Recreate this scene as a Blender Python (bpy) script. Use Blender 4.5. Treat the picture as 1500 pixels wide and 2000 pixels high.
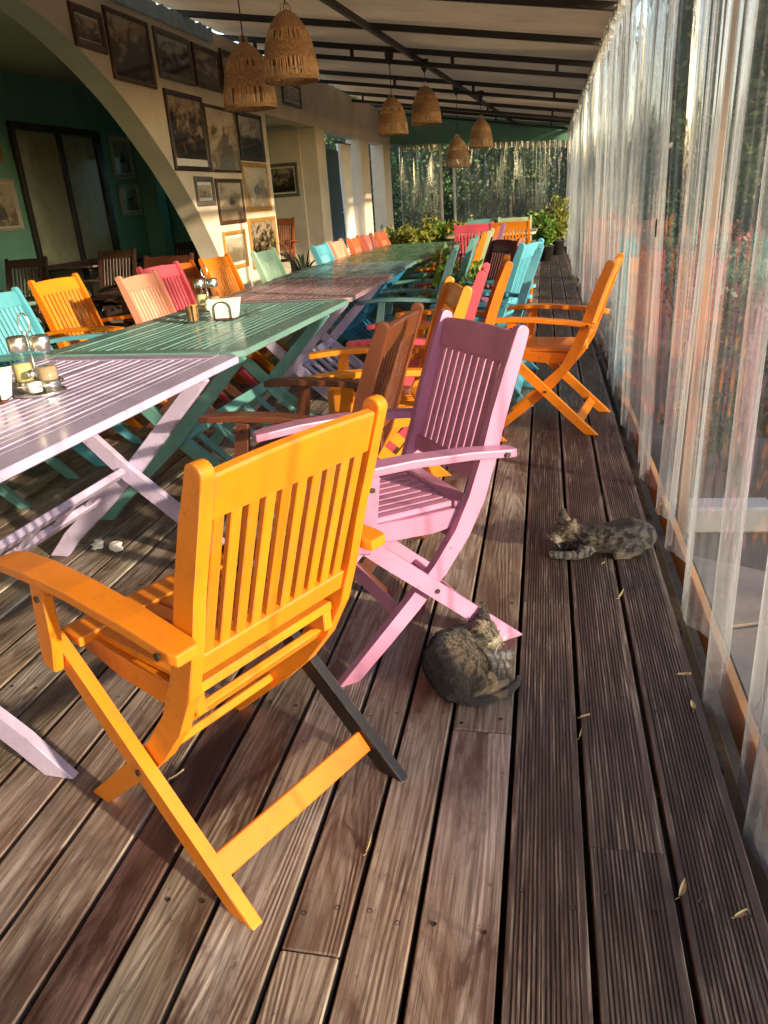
import bpy, bmesh, math, random
import numpy as np
from mathutils import Vector, Matrix

for o in list(bpy.data.objects):
    bpy.data.objects.remove(o)
scene = bpy.context.scene
COL = scene.collection
rnd = random.Random(7)
R = math.radians

# ------------------------------------------------------------------ camera
cam_d = bpy.data.cameras.new('camera')
cam = bpy.data.objects.new('camera', cam_d)
COL.objects.link(cam)
right = Vector((0.979, 0.193, -0.064)).normalized()
fwd = Vector((-0.203, 0.900, -0.386)).normalized()
right = (right - fwd * right.dot(fwd)).normalized()
up = right.cross(fwd)
cam.matrix_world = Matrix(((right.x, up.x, -fwd.x, 0), (right.y, up.y, -fwd.y, 0), (right.z, up.z, -fwd.z, 1.2), (0, 0, 0, 1)))
cam_d.sensor_fit = 'VERTICAL'
cam_d.sensor_height = 36
cam_d.lens = 1466 / 2000 * 36
cam_d.clip_start = 0.05
cam_d.clip_end = 3000
scene.camera = cam

# ------------------------------------------------------------------ sky, sun, exposure
SUN_EL = R(14)
SUN_AZ = math.atan2(0.87, -0.48)
world = bpy.data.worlds.new('World')
scene.world = world
world.use_nodes = True
wn = world.node_tree
sky = wn.nodes.new('ShaderNodeTexSky')
sky.sky_type = 'NISHITA'
sky.sun_disc = False
sky.sun_elevation = SUN_EL
sky.sun_rotation = SUN_AZ
bg = wn.nodes['Background']
bg.inputs['Strength'].default_value = 0.15
wn.links.new(sky.outputs[0], bg.inputs[0])
sun_d = bpy.data.lights.new('sun', 'SUN')
sun_d.energy = 3.1
sun_d.angle = R(1.2)
sun_d.color = (1.0, 0.79, 0.53)
sun = bpy.data.objects.new('sun', sun_d)
COL.objects.link(sun)
SDIR = Vector((math.sin(SUN_AZ) * math.cos(SUN_EL), math.cos(SUN_AZ) * math.cos(SUN_EL), math.sin(SUN_EL)))
sun.rotation_euler = SDIR.to_track_quat('Z', 'Y').to_euler()
scene.view_settings.view_transform = 'Standard'
scene.view_settings.look = 'None'
scene.view_settings.exposure = 1.8
scene.view_settings.gamma = 1
scene.view_settings.use_curve_mapping = False
scene.render.engine = 'CYCLES'
scene.cycles.use_denoising = True
scene.cycles.max_bounces = 9
scene.cycles.diffuse_bounces = 5
scene.cycles.glossy_bounces = 3
scene.cycles.transmission_bounces = 6
scene.cycles.transparent_max_bounces = 24
scene.cycles.caustics_reflective = False
scene.cycles.caustics_refractive = False
scene.cycles.sample_clamp_indirect = 6

# ------------------------------------------------------------------ materials
def new_mat(name):
    m = bpy.data.materials.new(name)
    m.use_nodes = True
    nt = m.node_tree
    return m, nt, nt.nodes['Principled BSDF']

def N(nt, kind, **kw):
    n = nt.nodes.new('ShaderNode' + kind)
    for k, v in kw.items():
        if k.startswith('i_'):
            key = k[2:].replace('_', ' ')
            n.inputs[key].default_value = v
        else:
            setattr(n, k, v)
    return n

def ramp(nt, fac, stops, interp='LINEAR'):
    r = nt.nodes.new('ShaderNodeValToRGB')
    r.color_ramp.interpolation = interp
    els = r.color_ramp.elements
    while len(els) < len(stops):
        els.new(0.5)
    for e, (p, c) in zip(els, stops):
        e.position = p
        e.color = (*c, 1) if len(c) == 3 else c
    nt.links.new(fac, r.inputs[0])
    return r.outputs[0]

def mix(nt, fac, a, b, mode='MIX'):
    n = nt.nodes.new('ShaderNodeMix')
    n.data_type = 'RGBA'
    n.blend_type = mode
    for sock, v in ((n.inputs[0], fac), (n.inputs[6], a), (n.inputs[7], b)):
        if hasattr(v, 'links') or hasattr(v, 'is_linked'):
            nt.links.new(v, sock)
        elif isinstance(v, (int, float)):
            sock.default_value = v
        else:
            sock.default_value = (*v, 1)
    return n.outputs[2]

def coords(nt, scale=(1, 1, 1), rand=True):
    tc = N(nt, 'TexCoord')
    v = tc.outputs['Object']
    if rand:
        oi = N(nt, 'ObjectInfo')
        mul = N(nt, 'VectorMath', operation='SCALE')
        comb = N(nt, 'CombineXYZ')
        for i in range(3):
            nt.links.new(oi.outputs['Random'], comb.inputs[i])
        nt.links.new(comb.outputs[0], mul.inputs[0])
        mul.inputs['Scale'].default_value = 37.0
        add = N(nt, 'VectorMath', operation='ADD')
        nt.links.new(v, add.inputs[0])
        nt.links.new(mul.outputs[0], add.inputs[1])
        v = add.outputs[0]
    mp = N(nt, 'Mapping')
    mp.inputs['Scale'].default_value = scale
    nt.links.new(v, mp.inputs['Vector'])
    return mp.outputs[0]

def noise(nt, vec, scale, detail=4, rough=0.55, dist=0.0):
    n = N(nt, 'TexNoise')
    n.inputs['Scale'].default_value = scale
    n.inputs['Detail'].default_value = detail
    n.inputs['Roughness'].default_value = rough
    n.inputs['Distortion'].default_value = dist
    nt.links.new(vec, n.inputs['Vector'])
    return n.outputs[0]

def bump(nt, h, strength, dist, bsdf):
    b = N(nt, 'Bump')
    b.inputs['Strength'].default_value = strength
    b.inputs['Distance'].default_value = dist
    nt.links.new(h, b.inputs['Height'])
    nt.links.new(b.outputs[0], bsdf.inputs['Normal'])

def paint(name, c, rough=0.38, chip=0.62, grain=0.25, wear=False):
    m, nt, b = new_mat(name)
    v = coords(nt)
    n1 = noise(nt, v, 5, 3)
    c2 = tuple(x * 0.80 for x in c)
    col = mix(nt, ramp(nt, n1, [(0.35, (0, 0, 0)), (0.7, (1, 1, 1))]), c, c2)
    oi = N(nt, 'ObjectInfo')
    rv = ramp(nt, oi.outputs['Random'], [(0.0, (0.84, 0.84, 0.84)), (0.5, (1, 1, 1)), (1.0, (1.06, 1.08, 1.06))])
    col = mix(nt, 1.0, col, rv, 'MULTIPLY')
    # chips and scuffs: bare wood and dirt
    n2 = noise(nt, v, 38, 5, 0.7)
    n3 = noise(nt, v, 4.5, 2)
    mm = N(nt, 'Math', operation='MULTIPLY')
    nt.links.new(ramp(nt, n2, [(chip, (0, 0, 0)), (chip + 0.03, (1, 1, 1))]), mm.inputs[0])
    nt.links.new(ramp(nt, n3, [(0.52, (0, 0, 0)), (0.62, (1, 1, 1))]), mm.inputs[1])
    dirt = tuple(0.35 * x + 0.03 for x in c)
    col = mix(nt, mm.outputs[0], col, dirt)
    if wear:
        bv = N(nt, 'Bevel')
        bv.samples = 2
        bv.inputs['Radius'].default_value = 0.005
        ge = N(nt, 'NewGeometry')
        dt = N(nt, 'VectorMath', operation='DOT_PRODUCT')
        nt.links.new(bv.outputs[0], dt.inputs[0])
        nt.links.new(ge.outputs['True Normal'], dt.inputs[1])
        em = ramp(nt, dt.outputs['Value'], [(0.80, (1, 1, 1)), (0.95, (0, 0, 0))])
        nw = noise(nt, v, 22, 5, 0.7)
        me_ = N(nt, 'Math', operation='MULTIPLY')
        nt.links.new(em, me_.inputs[0])
        nt.links.new(ramp(nt, nw, [(0.47, (0, 0, 0)), (0.55, (0.9, 0.9, 0.9))]), me_.inputs[1])
        col = mix(nt, me_.outputs[0], col, tuple(0.45 * x + 0.13 for x in c))
        # brushed streaks and handling grime
        br = noise(nt, coords(nt, (30, 3, 3)), 1, 4, 0.6)
        col = mix(nt, ramp(nt, br, [(0.45, (0, 0, 0)), (0.75, (0.35, 0.35, 0.35))]), col, tuple(0.62 * x for x in c))
        gm = noise(nt, v, 11, 6, 0.7)
        col = mix(nt, ramp(nt, gm, [(0.54, (0, 0, 0)), (0.70, (0.6, 0.6, 0.6))]), col, tuple(0.5 * x + 0.02 for x in c))
    nt.links.new(col, b.inputs['Base Color'])
    vg = coords(nt, (90, 90, 90))
    n4 = noise(nt, coords(nt, (60, 8, 8)), 1, 3)
    b.inputs['Roughness'].default_value = rough
    nt.links.new(ramp(nt, n1, [(0.3, (rough - .08,) * 3), (0.75, (rough + .14,) * 3)]), b.inputs['Roughness'])
    bump(nt, n4, grain, 0.0012, b)
    return m

def plain(name, c, rough=0.7, metal=0.0, var=0.15, scale=6.0, bmp=0.0, rand=True):
    m, nt, b = new_mat(name)
    v = coords(nt, rand=rand)
    n1 = noise(nt, v, scale, 5, 0.6)
    c2 = tuple(x * (1 - var) for x in c)
    c1 = tuple(min(1, x * (1 + var)) for x in c)
    nt.links.new(ramp(nt, n1, [(0.3, c2), (0.7, c1)]), b.inputs['Base Color'])
    b.inputs['Roughness'].default_value = rough
    b.inputs['Metallic'].default_value = metal
    if bmp:
        bump(nt, noise(nt, v, scale * 8, 4), bmp, 0.004, b)
    return m

def deck_mat(name, ribbed):
    m, nt, b = new_mat(name)
    oi = N(nt, 'ObjectInfo')
    v = coords(nt, (1, 0.09, 1))
    vraw = coords(nt, (1, 0.35, 1))
    warp = noise(nt, vraw, 4, 3, 0.5)
    # cathedral grain: bands in x, distorted along the board
    sep = N(nt, 'SeparateXYZ')
    nt.links.new(coords(nt, (1, 1, 1)), sep.inputs[0])
    w = N(nt, 'TexNoise')
    w.inputs['Scale'].default_value = 5.5
    w.inputs['Detail'].default_value = 1.6
    nt.links.new(coords(nt, (1, 0.085, 1)), w.inputs['Vector'])
    mul = N(nt, 'Math', operation='MULTIPLY')
    nt.links.new(w.outputs[0], mul.inputs[0])
    mul.inputs[1].default_value = 30.0
    fr = N(nt, 'Math', operation='PINGPONG')
    fr.inputs[1].default_value = 0.5
    nt.links.new(mul.outputs[0], fr.inputs[0])
    m2 = N(nt, 'Math', operation='MULTIPLY')
    nt.links.new(fr.outputs[0], m2.inputs[0])
    m2.inputs[1].default_value = 2.0
    rings = m2.outputs[0]
    fine = noise(nt, coords(nt, (150, 4, 20)), 1, 4, 0.6)
    if ribbed:
        lo, hi = (0.040, 0.028, 0.027), (0.40, 0.35, 0.32)
        col = ramp(nt, fine, [(0.30, lo), (0.52, (0.085, 0.060, 0.054)), (0.74, hi)])
    else:
        col = ramp(nt, rings, [(0.0, (0.145, 0.113, 0.090)), (0.10, (0.195, 0.158, 0.13)), (0.30, (0.235, 0.195, 0.164)), (0.8, (0.265, 0.224, 0.193)), (1.0, (0.25, 0.208, 0.178))])
        col = mix(nt, ramp(nt, fine, [(0.35, (1, 1, 1)), (0.62, (0, 0, 0))]), col, (0.12, 0.075, 0.055))
    # sharp dark hairlines and open grain
    hl = noise(nt, coords(nt, (260, 5, 30)), 1, 3, 0.7)
    col = mix(nt, ramp(nt, hl, [(0.56, (0, 0, 0)), (0.63, (0.85, 0.85, 0.85))]), col, (0.06, 0.043, 0.036))
    # grey bleaching
    gr = noise(nt, coords(nt, (9, 1.4, 9)), 1, 6, 0.65)
    gm = ramp(nt, gr, [(0.42, (0, 0, 0)), (0.68, (0.8, 0.8, 0.8))] if not ribbed else [(0.55, (0, 0, 0)), (0.8, (0.4, 0.4, 0.4))])
    col = mix(nt, gm, col, mix(nt, ramp(nt, fine, [(0.35, (0, 0, 0)), (0.6, (1, 1, 1))]), (0.17, 0.155, 0.145), (0.47, 0.445, 0.42)))
    # remnants of the old dark stain, ragged along the grain
    st = noise(nt, coords(nt, (7, 1.8, 7)), 1, 8, 0.68, 0.4)
    st2 = N(nt, 'Math', operation='MULTIPLY_ADD')
    nt.links.new(fine, st2.inputs[0]); st2.inputs[1].default_value = 0.16; nt.links.new(st, st2.inputs[2])
    smask = ramp(nt, st2.outputs[0], [(0.585, (0, 0, 0)), (0.68, (0.9, 0.9, 0.9))])
    col = mix(nt, smask, col, (0.062, 0.034, 0.028) if not ribbed else (0.045, 0.025, 0.024))
    if not ribbed:
        vo = N(nt, 'TexVoronoi')
        vo.inputs['Scale'].default_value = 1.0
        nt.links.new(coords(nt, (7, 3.2, 7)), vo.inputs['Vector'])
        km = ramp(nt, vo.outputs['Distance'], [(0.03, (1, 1, 1)), (0.09, (0.25, 0.25, 0.25)), (0.17, (0, 0, 0))])
        col = mix(nt, km, col, (0.05, 0.027, 0.02))
    # small dirt specks
    sp = noise(nt, coords(nt, (40, 30, 40)), 1, 5, 0.7)
    col = mix(nt, ramp(nt, sp, [(0.62, (0, 0, 0)), (0.70, (0.7, 0.7, 0.7))]), col, (0.05, 0.035, 0.03))
    dp = noise(nt, coords(nt, (3.5, 2.2, 3.5)), 1, 7, 0.7)
    col = mix(nt, ramp(nt, dp, [(0.50, (0, 0, 0)), (0.62, (0.45, 0.45, 0.45))]), col, (0.115, 0.09, 0.078))
    col = mix(nt, 1.0, col, oi.outputs['Color'], 'MULTIPLY')
    nt.links.new(col, b.inputs['Base Color'])
    nt.links.new(ramp(nt, st, [(0.4, (0.75,) * 3), (0.68, (0.42,) * 3)]), b.inputs['Roughness'])
    hsum = N(nt, 'Math', operation='ADD')
    nt.links.new(fine, hsum.inputs[0])
    if ribbed:
        nt.links.new(st, hsum.inputs[1])
    else:
        nt.links.new(rings, hsum.inputs[1])
    bump(nt, hsum.outputs[0], 0.6, 0.0016, b)
    return m

def facing_pow(nt, p, k, base):
    """k * facing^p + base, the same from both sides of a sheet"""
    lw = N(nt, 'LayerWeight')
    lw.inputs['Blend'].default_value = 0.5
    pw = N(nt, 'Math', operation='POWER')
    nt.links.new(lw.outputs['Facing'], pw.inputs[0])
    pw.inputs[1].default_value = p
    ma = N(nt, 'Math', operation='MULTIPLY_ADD')
    ma.use_clamp = True
    nt.links.new(pw.outputs[0], ma.inputs[0])
    ma.inputs[1].default_value = k
    ma.inputs[2].default_value = base
    return ma.outputs[0]

def film_mat(name, milky=0.07, tint=(0.96, 0.97, 0.97), gloss=0.10, edge=0.42):
    """thin clear pvc sheet: transmits straight, reflects at grazing angles, slightly milky where seen edge-on"""
    m, nt, b = new_mat(name)
    nt.nodes.remove(b)
    out = nt.nodes['Material Output']
    tr = N(nt, 'BsdfTransparent')
    tr.inputs[0].default_value = (*tint, 1)
    gl = N(nt, 'BsdfGlossy')
    gl.inputs['Roughness'].default_value = 0.035
    gl.inputs['Color'].default_value = (0.95, 0.95, 0.95, 1)
    mx = N(nt, 'MixShader')
    nt.links.new(facing_pow(nt, 2.2, 0.62, gloss), mx.inputs[0])
    nt.links.new(tr.outputs[0], mx.inputs[1])
    nt.links.new(gl.outputs[0], mx.inputs[2])
    tl = N(nt, 'BsdfTranslucent')
    tl.inputs[0].default_value = (0.58, 0.65, 0.72, 1)
    df = N(nt, 'BsdfDiffuse')
    df.inputs[0].default_value = (0.56, 0.60, 0.64, 1)
    md = N(nt, 'MixShader')
    md.inputs[0].default_value = 0.5
    nt.links.new(tl.outputs[0], md.inputs[1])
    nt.links.new(df.outputs[0], md.inputs[2])
    v = coords(nt, (9, 9, 0.45), rand=False)
    n1 = noise(nt, v, 1, 6, 0.7)
    mk = ramp(nt, n1, [(0.34, (0.25,) * 3), (0.62, (1.1,) * 3), (0.78, (2.6,) * 3)])
    mm = N(nt, 'Math', operation='MULTIPLY')
    mm.use_clamp = True
    nt.links.new(mk, mm.inputs[0])
    nt.links.new(facing_pow(nt, 2.0, edge, milky), mm.inputs[1])
    m2 = N(nt, 'MixShader')
    nt.links.new(mm.outputs[0], m2.inputs[0])
    nt.links.new(mx.outputs[0], m2.inputs[1])
    nt.links.new(md.outputs[0], m2.inputs[2])
    nt.links.new(m2.outputs[0], out.inputs[0])
    bp = N(nt, 'Bump')
    bp.inputs['Strength'].default_value = 0.35
    bp.inputs['Distance'].default_value = 0.01
    nt.links.new(noise(nt, coords(nt, (14, 14, 1.6), rand=False), 1, 3), bp.inputs['Height'])
    nt.links.new(bp.outputs[0], gl.inputs['Normal'])
    return m

def thin_glass(name, tint=(0.9, 0.93, 0.92), rough=0.02, base=0.05):
    m, nt, b = new_mat(name)
    nt.nodes.remove(b)
    tr = N(nt, 'BsdfTransparent')
    tr.inputs[0].default_value = (*tint, 1)
    gl = N(nt, 'BsdfGlossy')
    gl.inputs['Roughness'].default_value = rough
    mx = N(nt, 'MixShader')
    nt.links.new(facing_pow(nt, 4.0, 0.8, base), mx.inputs[0])
    nt.links.new(tr.outputs[0], mx.inputs[1])
    nt.links.new(gl.outputs[0], mx.inputs[2])
    nt.links.new(mx.outputs[0], nt.nodes['Material Output'].inputs[0])
    return m

def leaf_mat(name, c1, c2, trans=0.3):
    m, nt, b = new_mat(name)
    g = N(nt, 'NewGeometry')
    col = ramp(nt, g.outputs['Random Per Island'], [(0.0, c1), (1.0, c2)])
    nt.links.new(col, b.inputs['Base Color'])
    b.inputs['Roughness'].default_value = 0.5
    tl = N(nt, 'BsdfTranslucent')
    nt.links.new(col, tl.inputs[0])
    mx = N(nt, 'MixShader')
    mx.inputs[0].default_value = trans
    nt.links.new(b.outputs[0], mx.inputs[1])
    nt.links.new(tl.outputs[0], mx.inputs[2])
    nt.links.new(mx.outputs[0], nt.nodes['Material Output'].inputs[0])
    return m

def print_mat(name, dark, mid, light, scale=3.0, seed=0.0, top=0.0):
    """faded printed picture: cloudy tones, paler towards the sky part"""
    m, nt, b = new_mat(name)
    tc = N(nt, 'TexCoord')
    mp = N(nt, 'Mapping')
    mp.inputs['Location'].default_value = (seed, seed * 1.7, seed * 0.3)
    nt.links.new(tc.outputs['Generated'], mp.inputs['Vector'])
    n1 = noise(nt, mp.outputs[0], scale, 7, 0.62, 0.6)
    sep = N(nt, 'SeparateXYZ')
    nt.links.new(tc.outputs['Generated'], sep.inputs[0])
    ad = N(nt, 'Math', operation='MULTIPLY_ADD')
    ad.inputs[1].default_value = top
    nt.links.new(sep.outputs[2], ad.inputs[0])
    sb = N(nt, 'Math', operation='ADD')
    sb.inputs[1].default_value = -top * 0.5
    nt.links.new(n1, sb.inputs[0])
    nt.links.new(sb.outputs[0], ad.inputs[2])
    col = ramp(nt, ad.outputs[0], [(0.42, dark), (0.50, mid), (0.62, light)])
    nt.links.new(col, b.inputs['Base Color'])
    b.inputs['Roughness'].default_value = 0.3
    return m

M = {}
PAINTS = dict(orange=(0.80, 0.245, 0.010), amber=(0.80, 0.27, 0.012), mauve=(0.58, 0.25, 0.42), lilac=(0.50, 0.43, 0.64),
              teal=(0.125, 0.32, 0.305), blue=(0.025, 0.22, 0.40), sky_blue=(0.12, 0.45, 0.57), salmon=(0.75, 0.33, 0.22),
              pink=(0.72, 0.105, 0.15), mint=(0.40, 0.63, 0.48), brown=(0.145, 0.042, 0.018), maroon=(0.16, 0.018, 0.026),
              brick=(0.50, 0.13, 0.05), rose=(0.40, 0.12, 0.10), grey_teal=(0.13, 0.26, 0.27), green=(0.075, 0.16, 0.085),
              dark_wood=(0.035, 0.016, 0.010), black=(0.022, 0.017, 0.016), purple=(0.28, 0.13, 0.24), cream=(0.65, 0.52, 0.33),
              olive=(0.42, 0.50, 0.28), burnt=(0.55, 0.13, 0.012))
for k, c in PAINTS.items():
    M[k] = paint('paint_' + k, c, wear=k in ('orange', 'mauve', 'black', 'lilac', 'brown', 'teal'))
for k in ('lilac', 'teal', 'grey_teal', 'green', 'blue'):
    M['top_' + k] = paint('tabletop_' + k, PAINTS[k], rough=0.2, grain=0.08)
M['top_teal'] = paint('tabletop_teal_grey', (0.15, 0.30, 0.275), rough=0.2, grain=0.08)
M['top_rose'] = paint('tabletop_rose', (0.34, 0.22, 0.25), rough=0.2, grain=0.08)
M['deck'] = deck_mat('weathered_deck', False)
M['deck_ribbed'] = deck_mat('ribbed_deck', True)
M['film'] = film_mat('clear_pvc')
M['film_hem'] = film_mat('pvc_header', milky=0.35, tint=(0.85, 0.68, 0.45))
M['glass'] = thin_glass('window_glass', (0.86, 0.9, 0.86), 0.02, 0.16)
M['picture_glass'] = thin_glass('picture_glass', (0.97, 0.97, 0.96), 0.04, 0.012)
M['clear'] = thin_glass('table_glass', (0.93, 0.95, 0.94), 0.03, 0.03)
M['plaster'] = plain('cream_plaster', (0.66, 0.59, 0.48), 0.85, var=0.13, scale=1.6, bmp=0.1)
M['tealwall'] = plain('teal_wall', (0.18, 0.42, 0.33), 0.5, var=0.10, scale=2.0, bmp=0.05)
M['greenwall'] = plain('green_wall', (0.10, 0.26, 0.19), 0.6, var=0.10, scale=2.0, bmp=0.05)
M['ceiling'] = plain('room_ceiling', (0.55, 0.48, 0.36), 0.9, var=0.06)
M['tile'] = plain('room_floor', (0.25, 0.19, 0.145), 0.4, var=0.2)
M['steel'] = plain('black_steel', (0.016, 0.012, 0.010), 0.5, metal=0.0, var=0.3, scale=12, bmp=0.05)
M['chrome'] = plain('chrome', (0.78, 0.77, 0.74), 0.28, metal=1.0, var=0.05)
M['iron'] = plain('dull_screw', (0.07, 0.06, 0.055), 0.5, metal=0.8, var=0.2)
M['bluedoor'] = plain('navy_door', (0.012, 0.045, 0.085), 0.45, var=0.15)
M['white'] = plain('white_paper', (0.80, 0.78, 0.73), 0.75, var=0.05)
M['whitepaint'] = plain('white_paint', (0.74, 0.72, 0.68), 0.5, var=0.06)
M['cork'] = plain('sugar_cubes', (0.52, 0.27, 0.10), 0.7, var=0.4, scale=60)
M['oil'] = plain('oil', (0.60, 0.52, 0.24), 0.1, var=0.05)
M['vinegar'] = plain('vinegar', (0.40, 0.30, 0.19), 0.1, var=0.05)
M['pot'] = plain('black_pot', (0.02, 0.018, 0.016), 0.6, var=0.2)
M['soil'] = plain('soil', (0.05, 0.035, 0.025), 0.95, var=0.4, scale=20, bmp=0.3)
M['orangeboard'] = paint('stained_board', (0.66, 0.31, 0.10), rough=0.5)
M['postwood'] = paint('post_wood', (0.20, 0.12, 0.075), rough=0.6)
M['ground'] = plain('earth', (0.19, 0.15, 0.11), 0.95, var=0.4, scale=1.2, bmp=0.3)
M['flag'] = plain('flagstone', (0.40, 0.31, 0.24), 0.85, var=0.22, scale=5, bmp=0.25)
M['kerb'] = plain('kerb_stone', (0.60, 0.56, 0.50), 0.85, var=0.15, scale=6, bmp=0.2)
M['leaf_dry'] = plain('dry_leaf', (0.40, 0.31, 0.17), 0.7, var=0.3, scale=30)
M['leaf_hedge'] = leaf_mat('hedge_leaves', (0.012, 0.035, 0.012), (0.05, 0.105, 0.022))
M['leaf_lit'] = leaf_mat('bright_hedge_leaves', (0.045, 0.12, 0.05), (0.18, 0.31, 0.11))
M['leaf_tree'] = leaf_mat('tree_leaves', (0.025, 0.045, 0.012), (0.10, 0.12, 0.03))
M['leaf_plant'] = leaf_mat('plant_leaves', (0.05, 0.15, 0.015), (0.20, 0.30, 0.04), 0.35)
M['leaf_yellow'] = leaf_mat('yellow_green_leaves', (0.14, 0.19, 0.03), (0.42, 0.40, 0.07), 0.35)
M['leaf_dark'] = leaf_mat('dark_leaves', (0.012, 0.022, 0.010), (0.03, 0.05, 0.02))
M['leaf_red'] = leaf_mat('reddish_leaves', (0.10, 0.02, 0.02), (0.20, 0.07, 0.03))
M['bark'] = plain('bark', (0.10, 0.07, 0.05), 0.95, var=0.4, scale=10, bmp=0.5)

# wicker
def wicker_mat():
    m, nt, b = new_mat('woven_cane')
    tc = N(nt, 'TexCoord')
    sep = N(nt, 'SeparateXYZ')
    nt.links.new(tc.outputs['Object'], sep.inputs[0])
    at = N(nt, 'Math', operation='ARCTAN2')
    nt.links.new(sep.outputs[0], at.inputs[0])
    nt.links.new(sep.outputs[1], at.inputs[1])
    cm = N(nt, 'CombineXYZ')
    nt.links.new(at.outputs[0], cm.inputs[0])
    nt.links.new(sep.outputs[2], cm.inputs[1])
    mp = N(nt, 'Mapping')
    mp.inputs['Scale'].default_value = (8, 55, 1)
    nt.links.new(cm.outputs[0], mp.inputs[0])
    ck = noise(nt, mp.outputs[0], 1.0, 2, 0.5)
    col = ramp(nt, ck, [(0.3, (0.36, 0.19, 0.085)), (0.7, (0.66, 0.40, 0.20))])
    nt.links.new(col, b.inputs['Base Color'])
    b.inputs['Roughness'].default_value = 0.6
    wv = N(nt, 'TexWave')
    wv.inputs['Scale'].default_value = 14
    mp2 = N(nt, 'Mapping')
    mp2.inputs['Scale'].default_value = (1.2, 3.2, 1)
    mp2.inputs['Rotation'].default_value = (0, 0, R(90))
    nt.links.new(cm.outputs[0], mp2.inputs[0])
    nt.links.new(mp2.outputs[0], wv.inputs[0])
    bump(nt, wv.outputs[0], 0.9, 0.006, b)
    return m
M['wicker'] = wicker_mat()
M['stick'] = plain('cane_stick', (0.58, 0.34, 0.16), 0.6, var=0.25, scale=20)

# roof canvas: translucent beige tarpaulin
def canvas_mat():
    m, nt, b = new_mat('beige_canvas')
    v = coords(nt, rand=False)
    n1 = noise(nt, v, 1.3, 5, 0.6)
    n2 = noise(nt, coords(nt, (1, 5, 1), rand=False), 1.5, 4)
    col = ramp(nt, n1, [(0.3, (0.40, 0.30, 0.20)), (0.7, (0.58, 0.47, 0.34))])
    col = mix(nt, ramp(nt, n2, [(0.55, (0, 0, 0)), (0.8, (0.6, 0.6, 0.6))]), col, (0.25, 0.17, 0.10))
    nt.links.new(col, b.inputs['Base Color'])
    b.inputs['Roughness'].default_value = 0.7
    tl = N(nt, 'BsdfTranslucent')
    nt.links.new(mix(nt, 0.5, col, (0.5, 0.33, 0.17)), tl.inputs[0])
    mx = N(nt, 'MixShader')
    mx.inputs[0].default_value = 0.12
    nt.links.new(b.outputs[0], mx.inputs[1])
    nt.links.new(tl.outputs[0], mx.inputs[2])
    nt.links.new(mx.outputs[0], nt.nodes['Material Output'].inputs[0])
    bump(nt, n2, 0.4, 0.03, b)
    return m
M['canvas'] = canvas_mat()

# ------------------------------------------------------------------ mesh helpers
def to_mesh(name, bm, mat=None, smooth=False):
    me = bpy.data.meshes.new(name)
    bmesh.ops.recalc_face_normals(bm, faces=bm.faces)
    bm.to_mesh(me)
    bm.free()
    me.materials.append(mat)
    if smooth:
        for p in me.polygons:
            p.use_smooth = True
    return me

def link(name, me, parent=None, mat=None, loc=None, rot=None):
    o = bpy.data.objects.new(name, me)
    COL.objects.link(o)
    if parent is not None:
        o.parent = parent
    if mat is not None and me is not None:
        o.material_slots[0].link = 'OBJECT'
        o.material_slots[0].material = mat
    if loc is not None:
        o.location = loc
    if rot is not None:
        o.rotation_euler = rot
    return o

def thing(name, label, cat, loc=(0, 0, 0), rz=0.0, group=None):
    o = bpy.data.objects.new(name, None)
    o.empty_display_size = 0.1
    COL.objects.link(o)
    o.location = loc
    o.rotation_euler = (0, 0, rz)
    tag(o, label, cat, group)
    return o

def tag(o, label, cat, group=None):
    o['label'] = label
    o['category'] = cat
    if group:
        o['group'] = group
    return o

def struct(o):
    o['kind'] = 'structure'
    return o

def bev(bm, off, seg=1):
    if off > 0:
        bmesh.ops.bevel(bm, geom=list(bm.edges), offset=off, segments=seg, affect='EDGES', profile=0.6, clamp_overlap=True)

def add_box(bm, x0, x1, y0, y1, z0, z1):
    vs = [bm.verts.new((x, y, z)) for x in (x0, x1) for y in (y0, y1) for z in (z0, z1)]
    for f in ((0, 1, 3, 2), (4, 6, 7, 5), (0, 4, 5, 1), (2, 3, 7, 6), (0, 2, 6, 4), (1, 5, 7, 3)):
        bm.faces.new([vs[i] for i in f])

def box_mesh(name, x0, x1, y0, y1, z0, z1, b=0.003, mat=None):
    bm = bmesh.new()
    add_box(bm, x0, x1, y0, y1, z0, z1)
    bev(bm, b)
    return to_mesh(name, bm, mat)

def add_beam(bm, p0, p1, w, t, side=Vector((1, 0, 0))):
    """bar from p0 to p1; t along 'side', w across"""
    p0, p1 = Vector(p0), Vector(p1)
    d = (p1 - p0).normalized()
    s = Vector(side)
    s = (s - d * s.dot(d)).normalized()
    u = d.cross(s)
    vs = []
    for p in (p0, p1):
        for a, b_ in ((-1, -1), (1, -1), (1, 1), (-1, 1)):
            vs.append(bm.verts.new(p + s * (a * t / 2) + u * (b_ * w / 2)))
    for f in ((3, 2, 1, 0), (4, 5, 6, 7), (0, 1, 5, 4), (1, 2, 6, 5), (2, 3, 7, 6), (3, 0, 4, 7)):
        bm.faces.new([vs[i] for i in f])

def beam_mesh(name, p0, p1, w, t, side=(1, 0, 0), b=0.003, mat=None):
    bm = bmesh.new()
    add_beam(bm, p0, p1, w, t, side)
    bev(bm, b)
    return to_mesh(name, bm, mat)

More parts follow.
